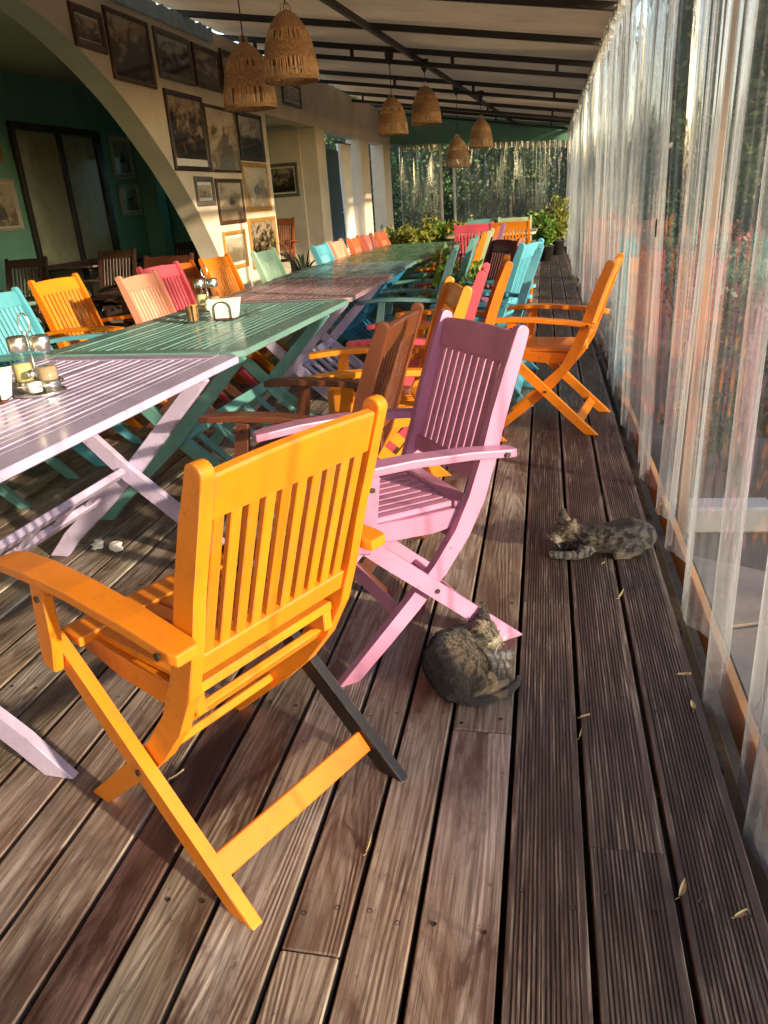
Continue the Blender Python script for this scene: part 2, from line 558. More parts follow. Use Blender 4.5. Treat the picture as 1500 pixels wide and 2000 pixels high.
def prism_mesh(name, poly, x0, x1, b=0.003, mat=None, axis='x', seg=1):
    """polygon in yz extruded along x (axis 'x'), or xy polygon extruded along z (axis 'z')"""
    bm = bmesh.new()
    if axis == 'x':
        A = [bm.verts.new((x0, p[0], p[1])) for p in poly]
        B = [bm.verts.new((x1, p[0], p[1])) for p in poly]
    elif axis == 'y':
        A = [bm.verts.new((p[0], x0, p[1])) for p in poly]
        B = [bm.verts.new((p[0], x1, p[1])) for p in poly]
    else:
        A = [bm.verts.new((p[0], p[1], x0)) for p in poly]
        B = [bm.verts.new((p[0], p[1], x1)) for p in poly]
    bm.faces.new(A[::-1])
    bm.faces.new(B)
    n = len(poly)
    for i in range(n):
        bm.faces.new((A[i], A[(i + 1) % n], B[(i + 1) % n], B[i]))
    bev(bm, b, seg)
    return to_mesh(name, bm, mat)

def ribbon(pts, w, round_end=False, flat0=True):
    """outline of a strip of width w along pts (2d); optional rounded far end; near end cut at z=0"""
    pts = [np.array(p, float) for p in pts]
    ws = w if hasattr(w, '__len__') else [w] * len(pts)
    L, Rr = [], []
    for i, p in enumerate(pts):
        a = pts[max(i - 1, 0)]
        c = pts[min(i + 1, len(pts) - 1)]
        d = (c - a) / np.linalg.norm(c - a)
        n = np.array([-d[1], d[0]])
        L.append(p + n * ws[i] / 2)
        Rr.append(p - n * ws[i] / 2)
    if flat0:
        for S in (L, Rr):
            d = (pts[1] - pts[0]) / np.linalg.norm(pts[1] - pts[0])
            if abs(d[1]) > 1e-6:
                S[0] = S[0] - d * (S[0][1] / d[1])
    out = list(L)
    if round_end:
        d = (pts[-1] - pts[-2]) / np.linalg.norm(pts[-1] - pts[-2])
        n = np.array([-d[1], d[0]])
        r = ws[-1] / 2
        for k in range(1, 6):
            t = math.pi * k / 6
            out.append(pts[-1] + n * r * math.cos(t) + d * r * 0.8 * math.sin(t))
    out += Rr[::-1]
    return [tuple(p) for p in out]

def lathe_mesh(name, prof, n=24, mat=None, cap=False):
    bm = bmesh.new()
    rings = []
    for r, z in prof:
        rings.append([bm.verts.new((r * math.cos(2 * math.pi * i / n), r * math.sin(2 * math.pi * i / n), z)) for i in range(n)])
    for a, b_ in zip(rings[:-1], rings[1:]):
        for i in range(n):
            bm.faces.new((a[i], a[(i + 1) % n], b_[(i + 1) % n], b_[i]))
    if cap:
        bm.faces.new(rings[0][::-1])
        bm.faces.new(rings[-1])
    return to_mesh(name, bm, mat, True)

def tube_mesh(name, pts, r, n=8, mat=None, closed=False):
    bm = bmesh.new()
    pts = [Vector(p) for p in pts]
    rings = []
    m = len(pts)
    rs = r if hasattr(r, '__len__') else [r] * m
    for i, p in enumerate(pts):
        a = pts[(i - 1) % m] if closed else pts[max(i - 1, 0)]
        c = pts[(i + 1) % m] if closed else pts[min(i + 1, m - 1)]
        d = (c - a).normalized()
        s = d.orthogonal().normalized() if i == 0 else (s_prev - d * s_prev.dot(d)).normalized()
        s_prev = s
        u = d.cross(s)
        rings.append([bm.verts.new(p + (s * math.cos(2 * math.pi * k / n) + u * math.sin(2 * math.pi * k / n)) * rs[i]) for k in range(n)])
    pairs = list(zip(rings[:-1], rings[1:]))
    if closed:
        pairs.append((rings[-1], rings[0]))
    for a, b_ in pairs:
        for k in range(n):
            bm.faces.new((a[k], a[(k + 1) % n], b_[(k + 1) % n], b_[k]))
    if not closed:
        bm.faces.new(rings[0][::-1])
        bm.faces.new(rings[-1])
    return to_mesh(name, bm, mat, True)

def pydata(name, verts, faces, mat, smooth=False):
    me = bpy.data.meshes.new(name)
    me.from_pydata([tuple(v) for v in verts], [], faces)
    me.materials.append(mat)
    if smooth:
        for p in me.polygons:
            p.use_smooth = True
    me.update()
    return me

# ------------------------------------------------------------------ ground
g_me = pydata('ground', [(-300, -300, -0.36), (300, -300, -0.36), (300, 300, -0.36), (-300, 300, -0.36)], [(0, 1, 2, 3)], M['ground'])
struct(link('ground', g_me))

# ------------------------------------------------------------------ deck, board by board
deck = struct(bpy.data.objects.new('deck', None))
COL.objects.link(deck)
Y0, Y1 = -8.0, 18.3
smooth_edges = [-0.052, -0.203, -0.32, -0.436, -0.581, -0.71, -0.818]
x = -0.818
k = 0
while x > -3.6:
    w = (0.135, 0.118, 0.148, 0.12)[k % 4]
    x -= w
    k += 1
    smooth_edges.append(x)
rib_edges = [0.404, 0.256, 0.101, -0.052]

def smooth_board(w, L, thick=0.028):
    bm = bmesh.new()
    add_box(bm, -w / 2, w / 2, 0, L, -thick, 0)
    bev(bm, 0.003)
    return to_mesh('board', bm, M['deck'])

def rib_board(w, L, thick=0.03):
    pitch = 0.0078
    flat = 0.012
    prof = [(-w / 2, -thick), (-w / 2, -0.002), (-w / 2 + 0.002, 0.0)]
    xx = -w / 2 + flat
    while xx < w / 2 - flat - pitch * 0.9:
        prof += [(xx, 0.0), (xx + 0.0009, -0.0028), (xx + pitch * 0.42, -0.0028), (xx + pitch * 0.42 + 0.0009, 0.0)]
        xx += pitch
    prof += [(w / 2 - 0.002, 0.0), (w / 2, -0.002), (w / 2, -thick)]
    n = len(prof)
    vs = [(a, 0, b_) for a, b_ in prof] + [(a, L, b_) for a, b_ in prof]
    fs = [(i, i + 1, n + i + 1, n + i) for i in range(n - 1)]
    fs.append(tuple(range(n))[::-1])
    fs.append(tuple(range(n, 2 * n)))
    fs.append((0, n, 2 * n - 1, n - 1))
    return pydata('ribbed_board', vs, [f[::-1] for f in fs], M['deck_ribbed'])

screws = []
mesh_cache = {}
for i in range(len(smooth_edges) - 1):
    xr, xl = smooth_edges[i], smooth_edges[i + 1]
    w = round(xr - xl - 0.011, 3)
    ys = [Y0]
    first = {0: 1.47, 1: 2.9, 2: 0.85, 4: 2.3}.get(i, rnd.uniform(0.2, 3.5))
    yy = first
    while yy < Y1 - 0.6:
        ys.append(yy)
        yy += 4.0
    ys.append(Y1)
    for a, b_ in zip(ys[:-1], ys[1:]):
        key = ('s', w, round(b_ - a, 2))
        if key not in mesh_cache:
            mesh_cache[key] = smooth_board(w, b_ - a - 0.002)
        o = link('board', mesh_cache[key], deck, None, ((xr + xl) / 2, a, rnd.uniform(-0.0015, 0.0015)))
        t = rnd.uniform(0.85, 1.35)
        o.color = (t * 1.03, t * rnd.uniform(0.95, 1.0), t * rnd.uniform(0.86, 0.96), 1)
        if i == 5 and a < 2:
            o.color = (0.50, 0.34, 0.33, 1)
    if i < 11:
        for yj in np.arange(0.35, 5, 0.58):
            for s in (-1, 1):
                screws.append(((xr + xl) / 2 + s * (w / 2 - 0.024) + rnd.uniform(-.006, .006), yj + rnd.uniform(-.02, .02), 0.0012))
for i in range(3):
    xr, xl = rib_edges[i], rib_edges[i + 1]
    w = round(xr - xl - 0.012, 3)
    ys = [Y0, (0.95, 2.35, 3.3)[i] - 1.2, (4.6, 2.62, 3.9)[i] if i != 1 else 2.62, 7.2 + i * 0.5, 11.1 + i * .3, 14.9, Y1]
    for a, b_ in zip(ys[:-1], ys[1:]):
        o = link('ribbed_board', rib_board(w, b_ - a - 0.002), deck, None, ((xr + xl) / 2, a, rnd.uniform(-0.001, 0.001)))
        t = rnd.uniform(0.8, 1.1)
        o.color = (t, t * (0.97, 0.98, 0.95)[i], t * (0.95, 0.94, 0.88)[i], 1)
    for yj in np.arange(0.42, 5, 0.6):
        for s in (-1, 1):
            screws.append(((xr + xl) / 2 + s * (w / 2 - 0.03) + rnd.uniform(-.008, .008), yj + rnd.uniform(-.03, .03), 0.0014))
sv, sf = [], []
for (a, b_, c) in screws:
    base = len(sv)
    for k in range(8):
        t = 2 * math.pi * k / 8
        sv.append((a + 0.0052 * math.cos(t), b_ + 0.0052 * math.sin(t), c))
    for k in range(8):
        t = 2 * math.pi * k / 8
        sv.append((a + 0.0028 * math.cos(t), b_ + 0.0028 * math.sin(t), c - 0.0011))
    for k in range(8):
        sf.append((base + k, base + (k + 1) % 8, base + 8 + (k + 1) % 8, base + 8 + k))
    sf.append(tuple(base + 8 + k for k in range(8)))
so = link('screw_heads', pydata('screw_heads', sv, sf, M['iron']), deck)
so['kind'] = 'stuff'
# joists under the deck
jm = box_mesh('joist', -3.65, 0.42, -0.03, 0.03, -0.14, -0.036, 0.002, M['soil'])
for k, yj in enumerate(np.arange(-2, 18.3, 0.58)):
    link('joist', jm, deck, None, (0, float(yj), 0))
# dark soil below the boards
struct(link('soil', pydata('soil', [(-3.65, -8.0, -0.2), (0.6, -8.0, -0.2), (0.6, 18.3, -0.2), (-3.65, 18.3, -0.2)], [(0, 1, 2, 3)], M['soil'])))

# ------------------------------------------------------------------ board along the deck edge
t = thing('edge_board', 'orange stained timber board along the foot of the plastic curtain', 'board', (0.498, 0, 0))
for k, (a, b_) in enumerate([(-8.0, 1.35), (1.36, 3.02), (3.08, 6.45), (6.55, 10), (10.01, 14), (14.01, 18.3)]):
    link('plank', box_mesh('plank', -0.011, 0.011, a, b_, -0.115 + 0.004 * (k % 2), -0.004 + 0.003 * (k % 3), 0.002, M['orangeboard']), t)
t = thing('kerb_beam', 'dark timber bearer down in the gap beside the deck edge', 'bearer', (0.448, 0, 0))
link('plank', box_mesh('plank', -0.025, 0.025, -8.0, 18.3, -0.19, -0.14, 0.002, M['soil']), t)

# ------------------------------------------------------------------ roof: steel frame and canvas
def roof_z(xx):
    return 2.34 - 0.155 * (xx - 0.45)

aw = thing('awning', 'beige canvas lean-to roof on black steel bars over the terrace', 'awning')
nx, ny = 28, 200
vv, ff = [], []
BEAMS = [-7.6, -6.2, -4.8, -3.4, -2.0, -0.6, 0.9, 2.3, 3.7, 5.1, 6.5, 7.95, 9.3, 11.9, 14.8, 17.2]
for j in range(ny + 1):
    yy = -8.2 + (18.5 + 8.2) * j / ny
    lo = max([b_ for b_ in BEAMS if b_ <= yy] or [-9.0])
    hi = min([b_ for b_ in BEAMS if b_ > yy] or [18.6])
    f = (yy - lo) / (hi - lo)
    sag = 0.05 * math.sin(math.pi * f)
    for i in range(nx + 1):
        xx = -3.60 + (0.56 + 3.60) * i / nx
        scal = 0.0
        vv.append((xx - (0.03 * abs(math.sin(yy * 14)) if i == 0 else 0), yy, roof_z(xx) + 0.055 - sag * math.sin(math.pi * i / nx) ** 0.5))
for j in range(ny):
    for i in range(nx):
        a = j * (nx + 1) + i
        ff.append((a, a + 1, a + nx + 2, a + nx + 1))
link('canvas', pydata('canvas', vv, ff, M['canvas'], True), aw)
for yb in BEAMS:
    link('beam', beam_mesh('beam', (-3.62, yb, roof_z(-3.62)), (0.5, yb, roof_z(0.5)), 0.055, 0.04, (0, 1, 0), 0.003, M['steel']), aw)
    if yb > 9:
        d = 0.115
        link('lower_chord', beam_mesh('lower_chord', (-3.62, yb, roof_z(-3.62) - d), (0.42, yb, roof_z(0.42) - d), 0.045, 0.04, (0, 1, 0), 0.003, M['steel']), aw)
        for xs in (-3.2, -2.1, -1.0, 0.1):
            link('strut', box_mesh('strut', xs - 0.018, xs + 0.018, yb - 0.016, yb + 0.016, roof_z(xs) - d + 0.02, roof_z(xs) - 0.026, 0.002, M['steel']), aw)
link('purlin', beam_mesh('purlin', (-2.45, -2.4, roof_z(-2.45) - 0.055), (-0.62, 18.2, roof_z(-0.62) - 0.055), 0.05, 0.045, (1, 0, 0), 0.003, M['steel']), aw)
link('eave_beam', beam_mesh('eave_beam', (0.56, -8.2, 2.30), (0.56, 18.3, 2.30), 0.07, 0.05, (1, 0, 0), 0.003, M['steel']), aw)
for yp in (-7.6, -4.8, -1.9, 6.5, 9.75, 13.0, 16.2):
    link('post', box_mesh('post', 0.56, 0.61, yp - 0.025, yp + 0.025, -0.36, 2.265, 0.003, M['steel']), aw)
wp = thing('timber_post', 'slim brown timber post behind the plastic curtain beside the lying grey kitten', 'post', (0.58, 3.05, 0))
link('shaft', box_mesh('shaft', -0.02, 0.02, -0.02, 0.02, -0.36, 2.262, 0.003, M['postwood']), wp)
link('base_plate', box_mesh('base_plate', -0.05, 0.05, -0.05, 0.05, -0.359, -0.34, 0.002, M['steel']), wp)

# ------------------------------------------------------------------ arched wall
arch = [(5.273, 2.546), (5.54, 2.487), (5.85, 2.38), (6.216, 2.216), (6.56, 2.021), (6.877, 1.80), (7.20, 1.545), (7.544, 1.225), (7.80, 0.93), (7.97, 0.70), (8.16, 0.35), (8.30, 0.0)]
def catmull(P, n=5):
    out = []
    for i in range(len(P) - 1):
        p0 = P[max(i - 1, 0)]; p1 = P[i]; p2 = P[i + 1]; p3 = P[min(i + 2, len(P) - 1)]
        for k in range(n):
            t = k / n
            out.append(tuple(0.5 * ((2 * b) + (-a + c) * t + (2 * a - 5 * b + 4 * c - d) * t * t + (-a + 3 * b - 3 * c + d) * t ** 3) for a, b, c, d in zip(p0, p1, p2, p3)))
    out.append(P[-1])
    return out
YC = 4.55
half = catmull([(YC, 2.635), (4.95, 2.605)] + arch)
left = [(2 * YC - a, b_) for a, b_ in half[:0:-1]]
poly = [(-8.2, 0.0)] + left + half + [(9.95, 0.0), (9.95, 2.24), (18.5, 2.24), (18.5, 2.89), (-8.2, 2.89)]
aw_o = link('arched_wall', prism_mesh('arched_wall', poly, -3.62, -3.40, 0.0, M['plaster']))
tag(aw_o, 'cream plaster wall with a wide arch, hung with framed pictures', 'wall')

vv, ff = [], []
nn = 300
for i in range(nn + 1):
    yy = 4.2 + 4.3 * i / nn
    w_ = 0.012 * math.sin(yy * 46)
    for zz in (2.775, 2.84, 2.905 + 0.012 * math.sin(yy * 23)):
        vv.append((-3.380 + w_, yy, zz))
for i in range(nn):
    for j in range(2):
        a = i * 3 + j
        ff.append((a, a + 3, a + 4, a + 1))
cs = link('skylit_strip', pydata('skylit_strip', vv, ff, plain('skylight_blue', (0.30, 0.45, 0.60), 0.4, var=0.15), True))  # added wavy strip, its blue stands for skylight on the wall top
tag(cs, 'added wavy strip painted pale blue as skylight along the top of the picture wall', 'painted skylight')

# columns
for (a, b_, lab) in ((12.2, 12.7, 'square cream column nearest the picture wall, beside the stored red chair'),
                     (15.25, 15.95, 'middle cream column right of the navy door'),
                     (17.45, 18.2, 'farthest cream column next to the end curtain')):
    c = thing('column', lab, 'column', (-3.53, (a + b_) / 2, 0))
    h = (b_ - a) / 2
    link('shaft', box_mesh('shaft', -0.15, 0.13, -h, h, 0.06, 2.24, 0.006, M['plaster']), c)
    link('plinth', box_mesh('plinth', -0.165, 0.145, -h - .015, h + .015, 0.0, 0.06, 0.004, M['plaster']), c)

# recess behind the picture wall
t = thing('recess_wall', 'green painted wall of the recess behind the end of the picture wall', 'wall', (0, 0, 0))
link('back_panel', box_mesh('back_panel', -4.5, -4.4, 9.98, 12.3, -0.02, 2.6, 0, M['greenwall']), t)
link('end_panel', box_mesh('end_panel', -4.398, -3.66, 12.16, 12.28, -0.02, 2.6, 0, M['plaster']), t)
link('soffit', box_mesh('soffit', -4.4, -3.625, 9.96, 12.155, 2.3, 2.4, 0, M['plaster']), t)

# dining room behind the arch
rm = thing('dining_room', 'dim teal walled dining room seen through the arch', 'room')
link('back_wall', box_mesh('back_wall', -5.75, -5.6, 0.0, 11.3, -0.02, 2.69, 0, M['tealwall']), rm)
link('room_ceiling', box_mesh('room_ceiling', -5.75, -3.625, 0.0, 11.4, 2.692, 2.78, 0, M['ceiling']), rm)
link('end_wall', box_mesh('end_wall', -5.6, -5.02, 11.3, 11.42, -0.02, 2.69, 0, M['tealwall']), rm)
link('end_wall', box_mesh('end_wall', -4.5, -3.63, 11.305, 11.42, -0.02, 2.69, 0, M['tealwall']), rm) if False else None
link('end_wall_sill', box_mesh('end_wall_sill', -5.02, -4.502, 11.3, 11.42, -0.02, 0.95, 0, M['tealwall']), rm)
link('end_wall_lintel', box_mesh('end_wall_lintel', -5.02, -4.502, 11.3, 11.42, 2.0, 2.69, 0, M['tealwall']), rm)
link('pilaster', box_mesh('pilaster', -5.6, -5.35, 10.65, 10.9, -0.02, 2.69, 0.004, M['tealwall']), rm)
link('near_wall', box_mesh('near_wall', -5.75, -3.625, -0.1, 0.0, -0.02, 2.69, 0, M['tealwall']), rm)
rf = struct(link('room_floor', box_mesh('room_floor', -5.75, -3.655, 0.0, 18.5, -0.06, -0.004, 0, M['tile'])))

sd = thing('sliding_door', 'dark framed glass sliding door in the teal wall, reflecting the curtain', 'door', (-5.58, 8.85, 0))
for (a, b_) in ((-0.87, -0.81), (-0.03, 0.04), (0.78, 0.90)):
    link('stile', box_mesh('stile', -0.03, 0.03, a, b_, 0.05, 2.13, 0.003, M['black']), sd)
link('head', box_mesh('head', -0.03, 0.035, -0.87, 0.90, 2.13, 2.20, 0.003, M['black']), sd)
link('sill', box_mesh('sill', -0.03, 0.035, -0.87, 0.90, 0.0, 0.05, 0.003, M['black']), sd)
for (a, b_) in ((-0.81, -0.03), (0.04, 0.78)):
    link('pane', pydata('pane', [(0.0, a, 0.05), (0.0, b_, 0.05), (0.0, b_, 2.13), (0.0, a, 2.13)], [(0, 1, 2, 3)], M['glass']), sd)
link('blind', box_mesh('blind', -0.019, -0.012, -0.80, 0.77, 0.06, 2.12, 0, plain('blind_cloth', (0.66, 0.64, 0.50), 0.9)), sd)

# navy door, white drape between the columns
t = thing('navy_door', 'dark navy door leaf standing between the first two columns', 'door', (-3.6, 13.75, 0))
link('leaf', box_mesh('leaf', -0.03, 0.03, -0.55, 0.42, 0.02, 2.0, 0.004, M['bluedoor']), t)
link('handle', tube_mesh('handle', [(0.03, 0.34, 1.0), (0.07, 0.34, 1.0), (0.07, 0.24, 1.0)], 0.008, 6, M['chrome']), t)
t = thing('white_drape', 'white gathered drape hanging beside the navy door', 'drape', (-3.58, 14.6, 0))
vv, ff = [], []
for i in range(61):
    u = i / 60
    for j in range(13):
        w_ = 1 - 0.25 * math.sin(math.pi * j / 12)
        vv.append((0.05 * math.sin(u * 46) * (0.6 + 0.4 * j / 12), (u - 0.5) * 0.75 * w_ + 0.1 * (1 - j / 12), 0.02 + 2.1 * j / 12))
for i in range(60):
    for j in range(12):
        a = i * 13 + j
        ff.append((a, a + 13, a + 14, a + 1))
link('cloth', pydata('cloth', vv, ff, M['white'], True), t)
link('rail', tube_mesh('rail', [(0, -0.55, 2.14), (0, 0.6, 2.14)], 0.012, 8, M['steel']), t)
t = link('garden_wall', box_mesh('garden_wall', -8.6, -8.4, 11.6, 30, -0.36, 2.2, 0.01, M['whitepaint']))
tag(t, 'white garden wall glimpsed past the navy door', 'wall')

# end fascia
t = link('fascia', prism_mesh('fascia', [(-3.395, 2.26), (0.5, 2.06), (0.5, 2.37), (-3.395, 2.97)], 18.30, 18.36, 0.004, M['greenwall'], 'y'))
tag(t, 'dull green fascia panel above the end curtains', 'fascia')

# ------------------------------------------------------------------ clear plastic curtains
def curtain(name, label, p0, p1, z0f, z1f, seed, amp=0.04, dens=7.0, group='clear plastic curtains', taper=None):
    r = random.Random(seed)
    L = math.dist(p0, p1)
    d = ((p1[0] - p0[0]) / L, (p1[1] - p0[1]) / L)
    n = (-d[1], d[0])
    nu = int(L / 0.008)
    nz = 16
    # random fold sequence: positions of crests
    phase = [0.0]
    freqs = []
    s = 0.0
    knots = [0.0]
    while s < L:
        s += (r.uniform(0.3, 0.9) if r.random() < 0.6 else r.uniform(1.0, 2.3)) / dens
        knots.append(s)
    amps = [r.uniform(0.2, 1.0) for _ in knots]
    amps2 = [min(1.1, max(0.1, a + r.uniform(-0.5, 0.5))) for a in amps]
    drift = [r.uniform(-0.03, 0.03) for _ in knots]
    vv, ff = [], []
    for i in range(nu + 1):
        s = L * i / nu
        k = max(j for j in range(len(knots)) if knots[j] <= s) if s < knots[-1] else len(knots) - 2
        k = min(k, len(knots) - 2)
        f = (s - knots[k]) / (knots[k + 1] - knots[k])
        sg = 1 if k % 2 else -1
        wave = math.sin(math.pi * f) * sg
        sharp = wave * (1.25 - 0.25 * abs(wave))
        fine_r = 0.0035 * math.sin(s * 151 + 3 * math.sin(s * 7)) + 0.005 * math.sin(s * 67 + 2 * math.sin(s * 3.3))
        for j in range(nz + 1):
            v = j / nz
            a = amps[k] * (1 - v) + amps2[k] * v
            topg = 0.55 if v > 0.93 else 1.0
            off = amp * a * sharp * topg * (1.15 - 0.4 * v) + 0.012 * math.sin(s * 2.3 + v * 3 + seed) + fine_r * (0.6 + 0.4 * math.sin(v * 5 + s))
            ds = drift[k] * math.sin(math.pi * f) * (1 - v) + 0.02 * math.sin(s * 9 + seed) * math.sin(math.pi * v)
            zt = z1f(s) + 0.008 * math.sin(s * 40)
            zb = z0f(s) + 0.012 * math.sin(s * 17 + seed) + 0.01 * math.sin(s * 5.1)
            vv.append((p0[0] + d[0] * (s + ds) + n[0] * off, p0[1] + d[1] * (s + ds) + n[1] * off, zb + (zt - zb) * v))
    for i in range(nu):
        for j in range(nz):
            a = i * (nz + 1) + j
            ff.append((a, a + nz + 1, a + nz + 2, a + 1))
    root = thing(name, label, 'curtain', (0, 0, 0), 0, group)
    link('sheet', pydata('sheet', vv, ff, M['film'], True), root)
    # gathered header tape
    vv, ff = [], []
    nh = int(L / 0.02)
    for i in range(nh + 1):
        s = L * i / nh
        off = 0.02 * math.sin(s * 55) + 0.012 * math.sin(s * 23)
        for j, dz in enumerate((-0.10, -0.05, 0.0, 0.03)):
            vv.append((p0[0] + d[0] * s + n[0] * (off * (1.2 if j < 2 else 0.5)), p0[1] + d[1] * s + n[1] * off, z1f(s) + dz + (0.02 * math.sin(s * 31) if j == 0 else 0)))
    for i in range(nh):
        for j in range(3):
            a = i * 4 + j
            ff.append((a, a + 4, a + 5, a + 1))
    link('header_tape', pydata('header_tape', vv, ff, M['film_hem'], True), root)
    return root

zt = lambda s: 2.29
CUR = [(-8.0, 2.95, 'clear plastic curtain in the foreground at the right edge of the picture', 3),
       (3.0, 6.4, 'clear plastic curtain just beyond the timber post, behind the lone orange chair', 11),
       (6.5, 11.0, 'clear plastic curtain halfway down the terrace side', 21),
       (11.05, 18.2, 'clear plastic curtain at the far end of the terrace side', 31)]
for (a, b_, lab, sd_) in CUR:
    zb = (lambda s, a=a: 0.0 + (-0.05 if a + s < 1.6 else 0.0) + 0.03 * math.sin((a + s) * 3.1))
    cu = curtain('plastic_curtain', lab, (0.462, a), (0.462, b_), zb, zt, sd_, 0.046 if sd_ < 20 else 0.042, 7.0 if sd_ < 20 else 8.0)
    if sd_ == 11:
        link('eyelet', tube_mesh('eyelet', [(0.43, 3.28 + 0.018 * math.cos(q), 1.02 + 0.03 * math.sin(q)) for q in np.linspace(0, 2 * math.pi, 14)[:-1]], 0.005, 6, M['iron'], True), cu)
zl = lambda s: 2.25 - 0.05 * s
curtain('plastic_curtain', 'clear plastic end curtain left of the dark opening', (-3.2, 18.22), (-2.3, 18.22), lambda s: 0.02, lambda s: 2.22 - .05 * s, 41, 0.05, 6)
curtain('plastic_curtain', 'wide clear plastic end curtain right of the dark opening', (-1.98, 18.22), (0.42, 18.22), lambda s: 0.02, lambda s: 2.16 - .05 * s, 51, 0.05, 5)
# tied-back edge poles of the end curtains
for xx, lab in ((-2.28, 'pale pole at the left side of the dark end opening'), (-1.99, 'pale pole at the right side of the dark end opening')):
    t = thing('curtain_pole', lab, 'pole', (xx, 18.27, 0))
    link('shaft', tube_mesh('shaft', [(0, 0, 0), (0, 0, 2.2)], 0.03, 10, M['plaster']), t)
    link('foot_plate', box_mesh('foot_plate', -0.06, 0.06, -0.05, 0.05, 0, 0.012, 0.002, M['steel']), t)

# ------------------------------------------------------------------ folding armchair
CM = {}
def chair_meshes():
    post_c = [(0.505, 0.0), (0.40, 0.095), (0.30, 0.185), (0.215, 0.27), (0.145, 0.36), (0.095, 0.45), (0.062, 0.55), (0.030, 0.66), (-0.012, 0.78), (-0.045, 0.868)]
    post_w = [0.042, 0.045, 0.047, 0.048, 0.049, 0.049, 0.048, 0.046, 0.043, 0.038]
    post = ribbon(post_c, post_w, True, True)
    leg = ribbon([(0.0, 0.0), (0.10, 0.092), (0.25, 0.232), (0.40, 0.372), (0.475, 0.442)], 0.045, True, True)
    for s, nm in ((-1, 'L'), (1, 'R')):
        a, b_ = sorted((s * 0.181, s * 0.207))
        CM['post' + nm] = prism_mesh('post', post, a, b_, 0.005, M['orange'], seg=2)
        a, b_ = sorted((s * 0.211, s * 0.236))
        CM['leg' + nm] = prism_mesh('leg', leg, a, b_, 0.004, M['orange'], seg=2)
        # arm: gently bowed board, wider than thick
        bm = bmesh.new()
        prof = [(0.005, 0.572, 0.021), (0.02, 0.574, 0.026), (0.14, 0.590, 0.028), (0.30, 0.602, 0.029), (0.43, 0.604, 0.031), (0.53, 0.598, 0.030), (0.565, 0.594, 0.022)]
        rings = []
        xc = s * 0.235
        for (yy, zz, hw) in prof:
            rings.append([bm.verts.new((xc + dx * hw, yy, zz + dz)) for dx, dz in ((-1, -0.011), (1, -0.011), (1, 0.011), (-1, 0.011))])
        for p, q in zip(rings[:-1], rings[1:]):
            for i in range(4):
                bm.faces.new((p[i], p[(i + 1) % 4], q[(i + 1) % 4], q[i]))
        bm.faces.new(rings[0][::-1]); bm.faces.new(rings[-1])
        bev(bm, 0.004, 2)
        CM['arm' + nm] = to_mesh('armrest', bm, M['orange'])
        a, b_ = sorted((s * 0.2375, s * 0.259))
        CM['sup' + nm] = prism_mesh('arm_support', ribbon([(0.452, 0.395), (0.435, 0.47), (0.415, 0.592)], [0.045, 0.048, 0.044], False, False), a, b_, 0.004, M['orange'])
        a, b_ = sorted((s * 0.155, s * 0.179))
        CM['srail' + nm] = prism_mesh('seat_rail', [(0.10, 0.376), (0.10, 0.421), (0.28, 0.424), (0.49, 0.436), (0.49, 0.402), (0.42, 0.395), (0.34, 0.372), (0.22, 0.366)], a, b_, 0.003, M['orange'])
    # back: plane from (0.075,0.485) to (-0.03,0.86)
    def bp(t):
        return Vector((0, 0.078 + (-0.047 - 0.078) * t, 0.480 + (0.862 - 0.480) * t))
    d = (bp(1) - bp(0)).normalized()
    n = Vector((0, d.z, -d.y))
    def board(name, t0, t1, x0, x1, th, b=0.003, bow=0.0):
        bm = bmesh.new()
        m = 6 if bow else 1
        A = []
        for i in range(m + 1):
            xx = x0 + (x1 - x0) * i / m
            up_ = d * (bow * (1 - (2 * i / m - 1) ** 2)) if bow else Vector((0, 0, 0))
            A.append([bm.verts.new(Vector((xx, 0, 0)) + bp(t) + (up_ if t == t1 else Vector((0, 0, 0))) + n * o_) for t, o_ in ((t0, -th / 2), (t1, -th / 2), (t1, th / 2), (t0, th / 2))])
        for p, q in zip(A[:-1], A[1:]):
            for i in range(4):
                bm.faces.new((p[i], p[(i + 1) % 4], q[(i + 1) % 4], q[i]))
        bm.faces.new(A[0][::-1]); bm.faces.new(A[-1])
        bev(bm, b)
        return to_mesh(name, bm, M['orange'])
    CM['top_rail'] = board('top_rail', 0.80, 1.0, -0.181, 0.181, 0.021, 0.004, 0.006)
    CM['bottom_rail'] = board('bottom_rail', 0.0, 0.115, -0.181, 0.181, 0.021, 0.003)
    CM['back_slat'] = board('back_slat', 0.11, 0.805, -0.0110, 0.0110, 0.013, 0.002)
    CM['seat_front'] = prism_mesh('seat_front', [(0.415, 0.426), (0.415, 0.446), (0.475, 0.450), (0.50, 0.440), (0.50, 0.428), (0.47, 0.4385)], -0.205, 0.205, 0.002, M['orange'])
    CM['seat_back'] = box_mesh('seat_back', -0.178, 0.178, 0.095, 0.150, 0.4215, 0.441, 0.003, M['orange'])
    CM['seat_slat'] = box_mesh('seat_slat', -0.015, 0.015, 0.151, 0.4145, 0.425, 0.441, 0.003, M['orange'])
    CM['foot_rail'] = beam_mesh('foot_rail', (-0.211, 0.075, 0.068), (0.211, 0.075, 0.068), 0.050, 0.018, (0, 0.73, -0.68), 0.003, M['orange'])
    CM['lower_stretcher'] = beam_mesh('stretcher', (-0.181, 0.335, 0.155), (0.181, 0.335, 0.155), 0.034, 0.018, (0, 0.7, 0.7), 0.003, M['orange'])
    CM['upper_stretcher'] = beam_mesh('stretcher', (-0.181, 0.150, 0.350), (0.181, 0.150, 0.350), 0.040, 0.016, (0, 0.8, 0.6), 0.003, M['orange'])
    bm = bmesh.new()
